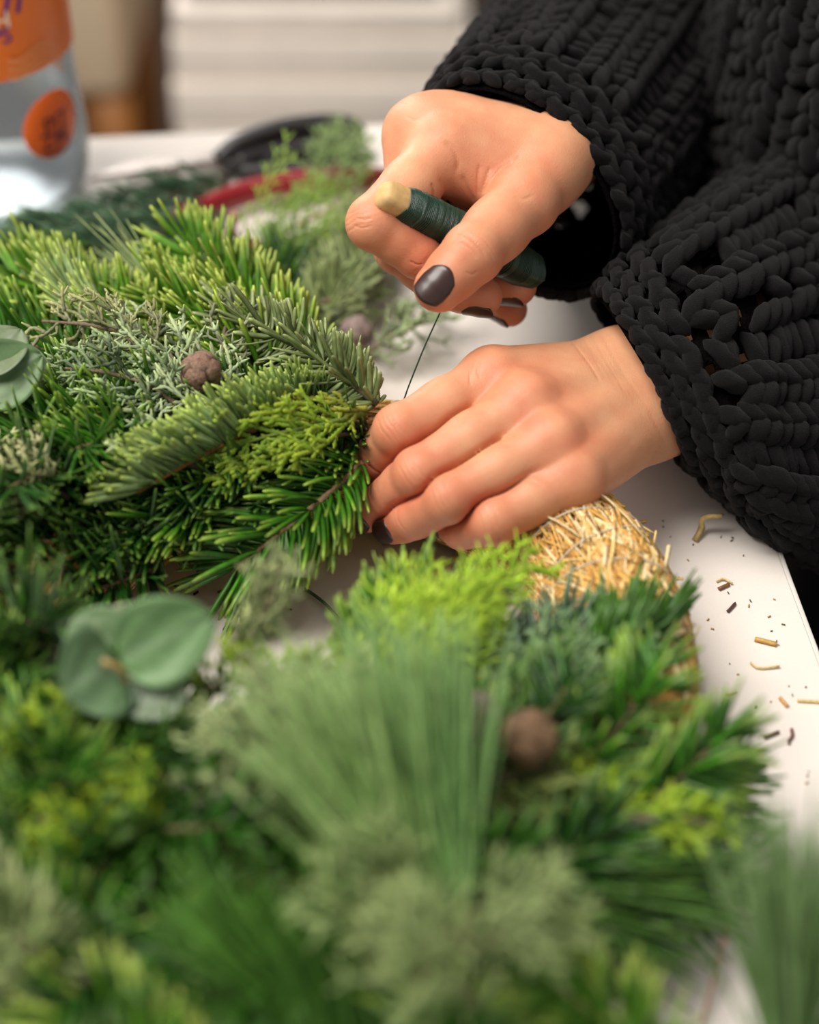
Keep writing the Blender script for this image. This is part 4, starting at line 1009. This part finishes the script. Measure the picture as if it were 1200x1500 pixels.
# lime tips and dark fir in the left foreground
rs = np.random.RandomState(77)
for k, (b_, e_) in enumerate((((190, 1230), (140, 1130)), ((200, 1220), (200, 1110)), ((170, 1240), (60, 1200)), ((210, 1240), (190, 1170)), ((320, 1010), (260, 1000)), ((40, 1150), (-10, 1090)), ((360, 990), (480, 972)), ((300, 1030), (360, 960)), ((120, 1080), (80, 1040)))):
    spray(W_, gp((*b_, .064), ((b_[0] + e_[0]) / 2, (b_[1] + e_[1]) / 2, .076), (*e_, .078)), 130 + k, base=(112, 150, 30), tip=(172, 192, 48), flat=True, nb=10, blen=.018, clen=.008, cr=.0011, spread=38, N=np.array([.2, -.7, .7]), name='thuja_spray', bead=.002)
for k in range(30):
    x = rs.uniform(-40, 560); y = rs.uniform(1060, 1500) if k % 3 else rs.uniform(950, 1120)
    if y < 1120 and x > 330: x = rs.uniform(-40, 330)
    a = rs.uniform(2.0, 4.4); le = rs.uniform(120, 190)
    fir(W_, gp((x, y, .050), (x + math.cos(a) * le * .5, y - math.sin(a) * le * .35, .064), (x + math.cos(a) * le, y - math.sin(a) * le * .7, .066)), rs.choice(['deep', 'dark', 'green', 'deep']), 200 + k, dens=2.4, phi=(-40, 220), st=3)
for k, (x, y, a) in enumerate(((20, 1370, 1.9), (-20, 1330, 2.4))):
    fir(W_, gp((x + 60, y + 60, .06), (x + 30, y + 20, .074), (x - 30, y - 40, .078)), 'noble', 240 + k, dens=2.4, phi=(-20, 200), st=3, wscale=1.2)

for o_ in wreath.children:
    b_ = o_.name.split('.')[0]
    lb = {'cypress_cone': 'round brown cypress cone', 'eucalyptus_stem': 'eucalyptus stem with round grey-green leaves', 'pine_tuft': 'tuft of long soft pine needles', 'thuja_spray': 'flat lime green thuja spray', 'cypress_spray': 'grey-green scaly cypress spray', 'fir_sprig': 'green fir sprig'}.get(b_)
    if lb: o_['label'] = lb
# ------------------------------------------------------------------ loose greens behind the wreath
fir(None, gp((335, 264, .012), (240, 292, .018), (140, 322, .020), (40, 350, .016)), 'blue', 1001, dens=3.0, fa=(28, 50), lscale=1.1, name='fir_branch', label='blue-green fir branch lying beside the bottle base', cat='branch', group='loose branches', curl=(.2, .1))
fir(None, gp((330, 318, .012), (220, 345, .016), (110, 372, .018), (-20, 402, .014)), 'blue', 1002, dens=3.2, fa=(28, 50), lscale=1.15, name='fir_branch', label='dark blue-green fir branch just behind the wreath at the left', cat='branch', group='loose branches', curl=(.2, .1))
fir(None, gp((150, 362, .03), (80, 378, .034), (-30, 392, .034)), 'dark', 1003, dens=3.2, fa=(28, 50), lscale=1.1, name='fir_branch', label='dark fir branch crossing the blue-green ones at the left edge', cat='branch', group='loose branches', curl=(.2, .1))
fir(None, gp((455, 500, .012), (490, 435, .020), (525, 375, .022), (540, 335, .018)), 'noble', 1004, dens=3.4, fa=(45, 70), lscale=1.15, name='fir_branch', label='olive fir branch pointing at the upper hand', cat='branch', group='loose branches')
fir(None, gp((400, 470, .012), (405, 430, .018), (420, 400, .020), (440, 370, .016)), 'dark', 1005, dens=3.2, name='fir_branch', label='short dark fir branch between red handle and wreath', cat='branch', group='loose branches')
spray(None, gp((355, 385, .010), (400, 352, .020), (460, 318, .024), (535, 285, .020)), 1006, base=(122, 156, 60), tip=(156, 184, 84), wood=(170, 126, 66), flat=True, nb=18, blen=.05, clen=.016, cr=.0006, spread=40, name='cypress_branch', label='light green feathery branch with orange-brown stem across the shears', cat='branch', group='loose branches', bead=.002)
spray(None, gp((455, 300, .018), (480, 262, .028), (498, 228, .036), (508, 196, .040)), 1007, base=(126, 154, 92), tip=(160, 184, 118), flat=True, nb=14, blen=.03, clen=.012, cr=.0006, spread=34, N=np.array([0, -.8, .6]), name='cypress_branch', label='pale green feathery branch rising in front of the scissors', cat='branch', group='loose branches', bead=.002)
spray(None, gp((520, 540, .012), (560, 500, .018), (610, 470, .018), (655, 455, .014)), 1008, base=(138, 158, 112), tip=(170, 186, 136), nb=16, blen=.03, clen=.012, cr=.0007, name='juniper_branch', label='grey-green juniper branch on the white table under the wire', cat='branch', group='loose branches', bead=.0018)
spray(None, gp((430, 470, .014), (480, 440, .022), (540, 420, .022), (590, 400, .018)), 1009, base=(134, 150, 100), tip=(164, 178, 120), nb=12, blen=.026, clen=.012, cr=.0007, name='juniper_branch', label='grey-green juniper branch behind the olive fir branch', cat='branch', group='loose branches', bead=.0018)
cone_fruit(None, G(523, 487, .016), .0085, 31, (142, 124, 118), label='round grey-brown cypress cone lying behind the wreath', cat='cone')
mb = MB(); V, Q, T = tube(spline(gp((328, 372, .004), (336, 345, .018), (346, 312, .034)), 10), np.linspace(.0026, .0022, 10), 8); mb.add(V, Q, T, lin(170, 136, 100))
tag(mb.build('cut_twig', M['bark']), 'short bare brown twig stub standing behind the wreath', 'twig')
# ------------------------------------------------------------------ foreground loose greens
pine(None, gp((1170, 1720, .02), (1165, 1640, .035), (1160, 1580, .045)), gp((1060, 1330, .09), (1130, 1290, .10), (1200, 1330, .09), (1250, 1400, .08)), 1010, n=260, L=.085, W=.0013, base=(96, 132, 72), tip=(126, 156, 100), jit=.07, name='pine_branch', label='soft pine branch in the bottom right corner', cat='branch', group='loose branches')
fir(None, gp((990, 1600, .030), (930, 1530, .045), (860, 1480, .05), (800, 1440, .048)), 'bright', 1011, dens=3.0, st=3, phi=(-30, 210), name='fir_branch', label='bright green fir branch at the bottom edge beside the pine branch', cat='branch', group='loose branches')
fir(None, gp((760, 1620, .03), (690, 1540, .05), (620, 1500, .055), (540, 1460, .05)), 'green', 1012, dens=3.0, st=3, phi=(-30, 210), name='fir_branch', label='green fir branch at the bottom edge below the grey-green sprays', cat='branch', group='loose branches')
pine(None, gp((560, 1650, .03), (500, 1570, .05), (470, 1530, .055)), gp((300, 1380, .08), (420, 1360, .09), (250, 1440, .07), (520, 1400, .08)), 1013, n=170, L=.07, W=.0014, base=(56, 104, 26), tip=(84, 130, 44), jit=.1, name='pine_branch', label='yellow-green pine branch at the bottom edge left of centre', cat='branch', group='loose branches')
fir(None, gp((330, 1640, .03), (240, 1560, .05), (160, 1510, .055), (60, 1470, .05)), 'bright', 1014, dens=3.0, st=3, phi=(-30, 210), name='fir_branch', label='bright fir branch in the bottom left corner', cat='branch', group='loose branches')
def thin(name, p, r, c, label, cat, mtl='bark', group=None):
    V, Q, T = tube(spline(p, 14), r, 6); return tag(mesh_np(name, V, Q, T, mat=M[mtl], cols=np.tile(lin(*c), (len(V), 1))), label, cat, group)
thin('twig', gp((1078, 1300, .010), (1062, 1370, .014), (1045, 1440, .008), (1028, 1500, .003)), .0007, (196, 150, 124), 'thin reddish twig on the table above the corner pine branch', 'twig')
thin('twig', gp((1066, 1178, .004), (1085, 1196, .004), (1100, 1210, .003), (1117, 1216, .002)), .0011, (112, 66, 58), 'short dark red twig beside the lime green tip', 'twig')
thin('twig', gp((434, 856, .001), (458, 870, .002), (478, 886, .002), (496, 906, .002)), .0008, (84, 110, 80), 'thin green twig lying in the hole of the wreath', 'twig')
# ------------------------------------------------------------------ crumbs of straw and needles on the table
def crumb(name, pts, wd, c, label, cat, group='scraps on the table'):
    b_ = MB(); p = spline([G(x, y, h) for x, y, h in pts], 6); blade(b_, p, wd, lin(*c), np.array([0, -.2, 1.0]), .0005)
    tag(b_.build(name, M['straw']), label, cat, group)
S_ = 'straw_scrap'
crumb(S_, ((1106, 936, .0008), (1138, 944, .0008)), .0026, (214, 170, 88), 'thick golden straw piece near the right table edge', 'straw')
crumb(S_, ((1100, 971, .0007), (1112, 979, .0007), (1142, 976, .001)), .0012, (240, 216, 160), 'pale bent straw piece below the thick golden one', 'straw')
crumb(S_, ((1168, 1026, .0008), (1215, 1029, .0008)), .0016, (240, 210, 150), 'pale straw piece running out of the right picture edge', 'straw')
crumb(S_, ((1143, 1022, .0007), (1154, 1035, .0008)), .0018, (226, 178, 112), 'short orange straw flake right of the wreath', 'straw')
crumb(S_, ((1064, 1018, .0006), (1080, 1014, .0006)), .0010, (236, 200, 150), 'tiny pale straw flake close to the fir needles', 'straw')
crumb(S_, ((1050, 852, .0008), (1060, 848, .001), (1073, 855, .0008)), .0011, (236, 214, 160), 'pale thin straw chip above a brown chip', 'straw')
crumb(S_, ((742, 852, .0008), (758, 845, .0008)), .0018, (206, 160, 100), 'orange straw chip inside the ring', 'straw')
crumb(S_, ((735, 872, .0006), (748, 870, .0006)), .0010, (196, 150, 100), 'small straw chip inside the ring, nearest the lime tips', 'straw')
crumb(S_, ((664, 822, .0008), (672, 802, .004)), .0012, (214, 176, 100), 'straw piece leaning under the little finger', 'straw')
crumb(S_, ((1018, 792, .001), (1028, 775, .004), (1030, 758, .010), (1058, 756, .012)), .0030, (196, 170, 112), 'dry straw husk with a curled tail beside the sleeve', 'straw')
N_ = 'bark_chip'
crumb(N_, ((1053, 863, .0008), (1068, 856, .0008)), .0020, (136, 92, 62), 'brown bark chip below the pale straw chip', 'chip')
crumb(N_, ((1066, 896, .0008), (1071, 891, .0008), (1077, 884, .0008)), .0015, (92, 62, 54), 'dark curved chip next to the brown bark chip', 'chip')
crumb(N_, ((1120, 1081, .0009), (1141, 1072, .0009)), .0016, (112, 92, 66), 'straight brown chip right of the dark fir tips', 'chip')
crumb(N_, ((1155, 1086, .0009), (1161, 1078, .0009), (1160, 1068, .0009)), .0014, (124, 80, 70), 'curved reddish chip right of the straight brown chip', 'chip')
crumb(N_, ((254, 856, .0007), (265, 862, .0007)), .0014, (66, 52, 46), 'largest dark chip in the hole of the wreath', 'chip')
crumb(N_, ((284, 871, .0007), (290, 867, .0007)), .0012, (60, 46, 42), 'small dark chip in the hole below the largest', 'chip')
crumb(N_, ((332, 888, .0007), (338, 890, .0007)), .0014, (120, 70, 60), 'reddish chip in the hole of the wreath', 'chip')
crumb('needle_scrap', ((319, 868, .0007), (329, 864, .0007)), .0010, (96, 120, 60), 'green needle scrap in the hole of the wreath', 'needle')
crumb('needle_scrap', ((560, 797, .0007), (572, 795, .0007)), .0008, (110, 96, 60), 'dry needle scrap under the ring fingertip', 'needle')
crumb('bud_husk', ((803, 412, .001), (812, 404, .006), (822, 412, .003)), .0060, (196, 150, 118), 'pale brown bud husk under the upper sleeve', 'husk')
crumb('needle_scrap', ((812, 420, .0007), (842, 418, .0007)), .0010, (104, 140, 84), 'green needle scrap beside the bud husk', 'needle')
rs = np.random.RandomState(9); mb = MB()
for k in range(100):
    z_ = rs.randint(3)
    x, y = ((rs.uniform(900, 1190), rs.uniform(740, 1120)) if z_ == 0 else (rs.uniform(250, 660), rs.uniform(790, 930)) if z_ == 1 else (rs.uniform(980, 1190), rs.uniform(760, 1300)))
    if (G(x, y)[:2] - corner) @ df > -.004: continue
    a = rs.uniform(0, 6.3); le = rs.uniform(.0002, .0008); p = G(x, y, .0004); d = np.array([math.cos(a), math.sin(a), 0]) * le
    blade(mb, [p - d, p + d], rs.uniform(.0003, .0008), [lin(96, 70, 50), lin(190, 150, 96), lin(90, 100, 60)][rs.randint(3)], np.array([0, 0, 1.0]))
tag(mb.build('plant_dust', M['straw']), 'fine crumbs and dust scattered on the table', 'crumbs', kind='stuff')

# ------------------------------------------------------------------ bottle
def glassy(name, tint, haze=.08):
    m = bpy.data.materials.new(name); m.use_nodes = True; N = m.node_tree.nodes; L = m.node_tree.links; N.remove(N['Principled BSDF'])
    tr = N.new('ShaderNodeBsdfTransparent'); tr.inputs[0].default_value = (*tint, 1); gl = N.new('ShaderNodeBsdfGlossy'); gl.inputs['Roughness'].default_value = .08
    nz = N.new('ShaderNodeTexNoise'); nz.inputs['Scale'].default_value = 90; bp = N.new('ShaderNodeBump'); bp.inputs['Strength'].default_value = .25; bp.inputs['Distance'].default_value = .002
    L.new(nz.outputs[0], bp.inputs['Height']); L.new(bp.outputs[0], gl.inputs['Normal'])
    fr = N.new('ShaderNodeFresnel'); fr.inputs[0].default_value = 1.4; L.new(bp.outputs[0], fr.inputs['Normal'])
    mx = N.new('ShaderNodeMixShader'); L.new(fr.outputs[0], mx.inputs[0]); L.new(tr.outputs[0], mx.inputs[1]); L.new(gl.outputs[0], mx.inputs[2]); df = N.new('ShaderNodeBsdfTranslucent'); df.inputs[0].default_value = (.85, .92, .96, 1); m2 = N.new('ShaderNodeMixShader'); m2.inputs[0].default_value = haze; L.new(mx.outputs[0], m2.inputs[1]); L.new(df.outputs[0], m2.inputs[2]); L.new(m2.outputs[0], N['Material Output'].inputs['Surface'])
    return m
M['plastic'] = glassy('clear_blue_plastic', (.95, .97, .98)); M['water'] = glassy('water', (.94, .98, 1.0), .14)
M['orange'] = mat('orange_label', lin(255, 128, 44), .45, noise=(60, .96, 1.03)); M['purple'] = mat('purple_print', lin(110, 50, 130), .5, noise=(200, .9, 1.1))
M['cream'] = mat('cream_print', lin(250, 225, 205), .5, noise=(200, .95, 1.0)); M['peach'] = mat('peach_print', lin(250, 160, 100), .5, noise=(200, .95, 1.0)); M['sticker'] = mat('orange_sticker', lin(250, 112, 38), .45, noise=(100, .96, 1.03)); M['print'] = mat('maroon_print', lin(110, 40, 52), .5, noise=(200, .9, 1.1))
BR = .0495; BC = G(6, 284, 0); BC = BC + np.array([0, 0, 0])
def oncyl(px, py, R=BR):
    r = ray(px, py); o = CAM[:2] - BC[:2]; a = r[:2] @ r[:2]; b = o @ r[:2]; c = o @ o - R * R
    t = (-b - math.sqrt(max(0, b * b - a * c))) / a; p = CAM + t * r; return math.atan2(p[1] - BC[1], p[0] - BC[0]), p[2] - TZ
def cyl(ang, z, R): return np.stack([BC[0] + R * np.cos(ang), BC[1] + R * np.sin(ang), TZ + z + 0 * ang], -1)
bottle = empty('water_bottle', (BC[0], BC[1], TZ)); tag(bottle, 'clear plastic water bottle with an orange label at the left edge', 'bottle')
zl = oncyl(0, 121)[1]
prof = [(.0, .004), (.018, .004), (.030, .001), (.040, .0015), (.0465, .007), (.0495, .016), (.0512, .030), (.0512, .044), (.0498, .060), (.0490, .085), (.0495, .11), (.0495, .20), (.047, .225), (.036, .250), (.024, .275), (.0155, .290), (.0150, .305), (.0140, .306), (.0, .306)]
V, Q = lathe(prof, 64, (BC[0], BC[1], TZ)); mesh_np('bottle_wall', V, Q, mat=M['plastic'], parent=bottle)
V, Q = lathe([(0, .007), (.028, .0045), (.036, .006), (.0450, .012), (.0480, .022), (.0496, .034), (.0496, .044), (.0480, .062), (.0475, .09), (.048, .12), (.048, .185), (0, .185)], 64, (BC[0], BC[1], TZ)); mesh_np('water', V, Q, mat=M['water'], parent=bottle)
V, Q = lathe([(BR + .0002, zl), (BR + .0008, zl + .0004), (BR + .0008, .195), (BR + .0002, .1955)], 96, (BC[0], BC[1], TZ)); lab = mesh_np('label', V, Q, mat=M['orange'], parent=bottle); lab['label'] = 'bright orange paper label'
V, Q = lathe([(.0, .322), (.0150, .322), (.0165, .320), (.0165, .306), (.0150, .305)], 40, (BC[0], BC[1], TZ)); mesh_np('cap', V, Q, mat=M['orange'], parent=bottle)
def text_on(body, px, py, size, m, parent, shear=0.0, R=BR + .0014):
    c = bpy.data.curves.new('lettering', 'FONT'); c.body = body; c.size = size; c.shear = shear; c.extrude = 0; c.offset = size * .012; c.resolution_u = 4
    to = bpy.data.objects.new('lettering', c); col.objects.link(to); bpy.context.view_layer.update()
    me = bpy.data.meshes.new_from_object(to); bpy.data.objects.remove(to)
    co = np.array([v.co for v in me.vertices]); a0, z0 = oncyl(px, py)
    co[:, 0] -= co[:, 0].max()                                 # right edge of the word sits at px
    V = cyl(a0 + co[:, 0] / R, z0 + co[:, 1], R)
    me2 = bpy.data.meshes.new('lettering'); me2.from_pydata([tuple(v - np.array(wloc(parent))) for v in V], [], [tuple(p.vertices) for p in me.polygons]); me2.materials.append(m)
    o = bpy.data.objects.new('lettering', me2); col.objects.link(o); o.parent = parent; return o
text_on('n', 33, 14, .024, M['purple'], lab, .3); text_on('H', 13, 38, .0125, M['cream'], lab); text_on('PS', 17, 60, .0125, M['purple'], lab)
for k in range(3):
    xs = np.linspace(10, 90, 30); A = np.array([oncyl(x, 80 + 12 * k - 11 * math.sin((x - 62) / 80 * 2 * math.pi + 1.6) * 1 - (x - 10) * .12) for x in xs])
    V = np.concatenate([cyl(A[:, 0], A[:, 1] + .0011, BR + .0012), cyl(A[:, 0], A[:, 1] - .0011, BR + .0012)]); q = np.arange(29)
    mesh_np('wave_line', V, np.stack([q + 30, q + 31, q + 1, q], -1), mat=M['peach'], parent=lab)
a0, z0 = oncyl(77, 181); n_ = 40; th = np.arange(n_) * 2 * np.pi / n_; RS = BR + .0012
def stk(r, R): return cyl(a0 + r * np.cos(th) / BR, z0 + r * np.sin(th), R)
V = np.concatenate([stk(.0190, RS), stk(.0186, RS + .0003), stk(.010, RS + .0003), stk(.003, RS + .0003)]); j = np.arange(n_); k = (j + 1) % n_
Q = np.concatenate([np.stack([i * n_ + j, i * n_ + k, (i + 1) * n_ + k, (i + 1) * n_ + j], -1) for i in range(3)])
V = np.concatenate([V, cyl(np.array([a0]), z0, RS + .0003)]); T = np.stack([3 * n_ + j, 3 * n_ + k, np.full(n_, 4 * n_)], -1)
sk = mesh_np('sticker', V, Q, T, mat=M['sticker'], parent=bottle); sk['label'] = 'round orange sticker with maroon letters'
text_on('PIT', 96, 178, .0135, M['print'], sk, R=RS + .0007); text_on('ZM', 95, 203, .0135, M['print'], sk, R=RS + .0007)
# ------------------------------------------------------------------ scissors and shears
M['black_plastic'] = mat('black_plastic', lin(34, 32, 34), .4, noise=(200, .9, 1.1)); M['steel'] = mat('steel', lin(190, 182, 176), .38, metal=.7, noise=(300, .9, 1.05)); M['red_plastic'] = mat('red_grip', lin(140, 28, 36), .4, noise=(200, .9, 1.1))
def prism(name, outline, z0, z1, m, parent, bev=.0008):
    o_ = np.array([p[:2] for p in outline]); n = len(o_); V = np.concatenate([np.c_[o_, np.full(n, z0)], np.c_[o_, np.full(n, z1)]])
    me = bpy.data.meshes.new(name); off = np.array(wloc(parent)); F_ = [tuple(range(n, 2 * n)), tuple(range(n - 1, -1, -1))] + [(i, (i + 1) % n, n + (i + 1) % n, n + i) for i in range(n)]
    me.from_pydata([tuple(v - off) for v in V], [], F_); me.materials.append(m); ob = bpy.data.objects.new(name, me); col.objects.link(ob); ob.parent = parent
    if bev: bevel(ob, bev, 2)
    return ob
sc_ = empty('scissors', G(330, 245, 0)); tag(sc_, 'scissors with black plastic handles at the back of the table', 'scissors')
def loop(pts, r, name, parent, m, flat=1.2):
    p = spline([G(*q) for q in pts] , 50); V, Q, T = tube(p, r, 10, flat); return mesh_np(name, V, Q, T, mat=m, parent=parent)
loop([(322, 238, .010), (350, 214, .016), (410, 192, .020), (480, 184, .020), (516, 190, .018), (512, 206, .014), (470, 212, .012), (400, 222, .011), (345, 240, .010)], .0062, 'handle', sc_, M['black_plastic'])
loop([(330, 246, .007), (400, 236, .008), (460, 226, .008), (510, 224, .008), (528, 236, .008), (500, 248, .007), (430, 252, .007), (350, 254, .007)], .0052, 'handle', sc_, M['black_plastic'])
prism('blade', [G(335, 236), G(330, 252), G(210, 272), G(130, 282), G(190, 258)], TZ + .0065, TZ + .0095, M['steel'], sc_)
prism('blade', [G(345, 244), G(335, 258), G(230, 282), G(150, 292), G(210, 268)], TZ + .003, TZ + .006, M['steel'], sc_)
V, Q = lathe([(0, .013), (.003, .013), (.0042, .011), (.0042, .002)], 20, (*G(330, 246)[:2], TZ)); mesh_np('pivot_screw', V, Q, mat=M['steel'], parent=sc_)
ps = empty('pruning_shears', G(210, 360, 0)); tag(ps, 'garden shears with dark red handles half hidden under the loose branches', 'shears')
loop([(205, 372, .010), (260, 384, .011), (340, 378, .012), (430, 364, .012), (500, 350, .012), (530, 344, .011)], np.interp(np.linspace(0, 1, 50), [0, .2, .8, 1], [.005, .0065, .0065, .0045]), 'handle', ps, M['red_plastic'])
loop([(205, 360, .010), (270, 320, .012), (350, 285, .012), (430, 268, .012), (520, 262, .012), (600, 262, .011)], np.interp(np.linspace(0, 1, 50), [0, .2, .8, 1], [.005, .0060, .0060, .0045]), 'handle', ps, M['red_plastic'])
prism('blade', [G(215, 350), G(225, 378), G(150, 395), G(85, 398), G(140, 372)], TZ + .006, TZ + .010, M['steel'], ps)
prism('blade', [G(210, 365), G(200, 388), G(130, 412), G(90, 408), G(140, 386)], TZ + .002, TZ + .0055, M['steel'], ps)
loop([(240, 372, .014), (270, 350, .015), (300, 362, .014), (330, 330, .015), (345, 345, .014)], .0022, 'spring', ps, M['steel'])
# ------------------------------------------------------------------ things behind the table
M['paper'] = mat('white_paper', lin(250, 240, 228), .75, noise=(40, .94, 1.02)); M['dark_card'] = mat('grey_card', lin(92, 84, 80), .7, noise=(60, .9, 1.05)); M['beige'] = mat('beige_fabric', lin(205, 186, 158), .85, noise=(300, .92, 1.05), bump=(800, .3, .0006)); M['brown'] = mat('brown_wood', lin(150, 96, 40), .5, noise=(30, .8, 1.15))
def zat(py, Y):                              # height on the upright plane y = Y seen at picture row py
    r = ray(600, py); return (CAM + r * (Y - CAM[1]) / r[1])[2]
def xat(px, py, Y): r = ray(px, py); return (CAM + r * (Y - CAM[1]) / r[1])[0]
Y0 = 1.0; x0, x1 = xat(256, 120, Y0), xat(688, 120, Y0); rs = np.random.RandomState(5)
stool = empty('bench', ((x0 + x1) / 2, Y0 + .13, 0)); tag(stool, 'low dark bench carrying the paper packs', 'bench')
ztop = zat(18, Y0); TH = [.030, .046, .050, .048, .050]; npk = 5; zb = ztop - sum(TH)
bevel(flat_box('seat', (x0 - .03, Y0 - .02, zb - .03), (x1 + .03, Y0 + .30, zb), M['brown'], stool), .004)
for xx in (x0, x1 - .04):
    for yy in (Y0, Y0 + .24): flat_box('leg', (xx, yy, 0), (xx + .04, yy + .04, zb - .03), M['brown'], stool)
names = ['topmost', 'second from the top', 'third from the top', 'fourth from the top', 'lowest']
for k in range(npk):
    z1 = ztop - sum(TH[:k]); hp = TH[k]; j1, j2, jy = rs.randn(3) * .004
    pk = empty('paper_pack', ((x0 + x1) / 2, Y0 + .1, z1 - hp)); tag(pk, f'white paper pack, {names[k]} of the stack behind the table', 'paper pack', 'stack of white paper packs')
    e0 = .012 if k < 1 else 0
    bevel(flat_box('wrapper', (x0 + j1, Y0 + jy, z1 - hp + .0012), (x1 + j2 - e0, Y0 + .21 + jy, z1 - .0012), M['paper'], pk), .0016, 3)
    flat_box('fold', (x0 + j1 + .03, Y0 + jy - .0008, z1 - hp * .62), (x1 + j2 - .03 - e0, Y0 + jy + .001, z1 - hp * .58), M['paper'], pk)
fb = empty('file_box', ((x0 + x1) / 2, Y0 + .12, ztop)); tag(fb, 'dark grey flat box on top of the paper stack', 'box')
bevel(flat_box('box_body', (x0 + .01, Y0 + .03, ztop), (x1 - .03, Y0 + .2, ztop + .05), M['dark_card'], fb), .003); bevel(flat_box('lid', (x0 + .008, Y0 + .028, ztop + .05), (x1 - .028, Y0 + .202, ztop + .065), M['dark_card'], fb), .003)
Y1 = 1.15; xa, xb = xat(20, 80, Y1), xat(182, 80, Y1); zs = zat(150, Y1)
ch = empty('upholstered_stool', ((xa + xb) / 2, Y1 + .15, 0)); tag(ch, 'beige upholstered stool on brown wooden legs behind the bottle', 'stool')
bevel(flat_box('cushion', (xa, Y1, zs), (xb, Y1 + .3, zs + .22), M['beige'], ch), .02, 4)
for xx in (xa + .01, xb - .045):
    for yy in (Y1 + .01, Y1 + .25):
        V, Q, T = tube([(xx + .02, yy + .02, 0), (xx + .02, yy + .02, zs * .5), (xx + .022, yy + .02, zs)], [.014, .019, .024], 12); mesh_np('leg', V, Q, T, mat=M['brown'], parent=ch)
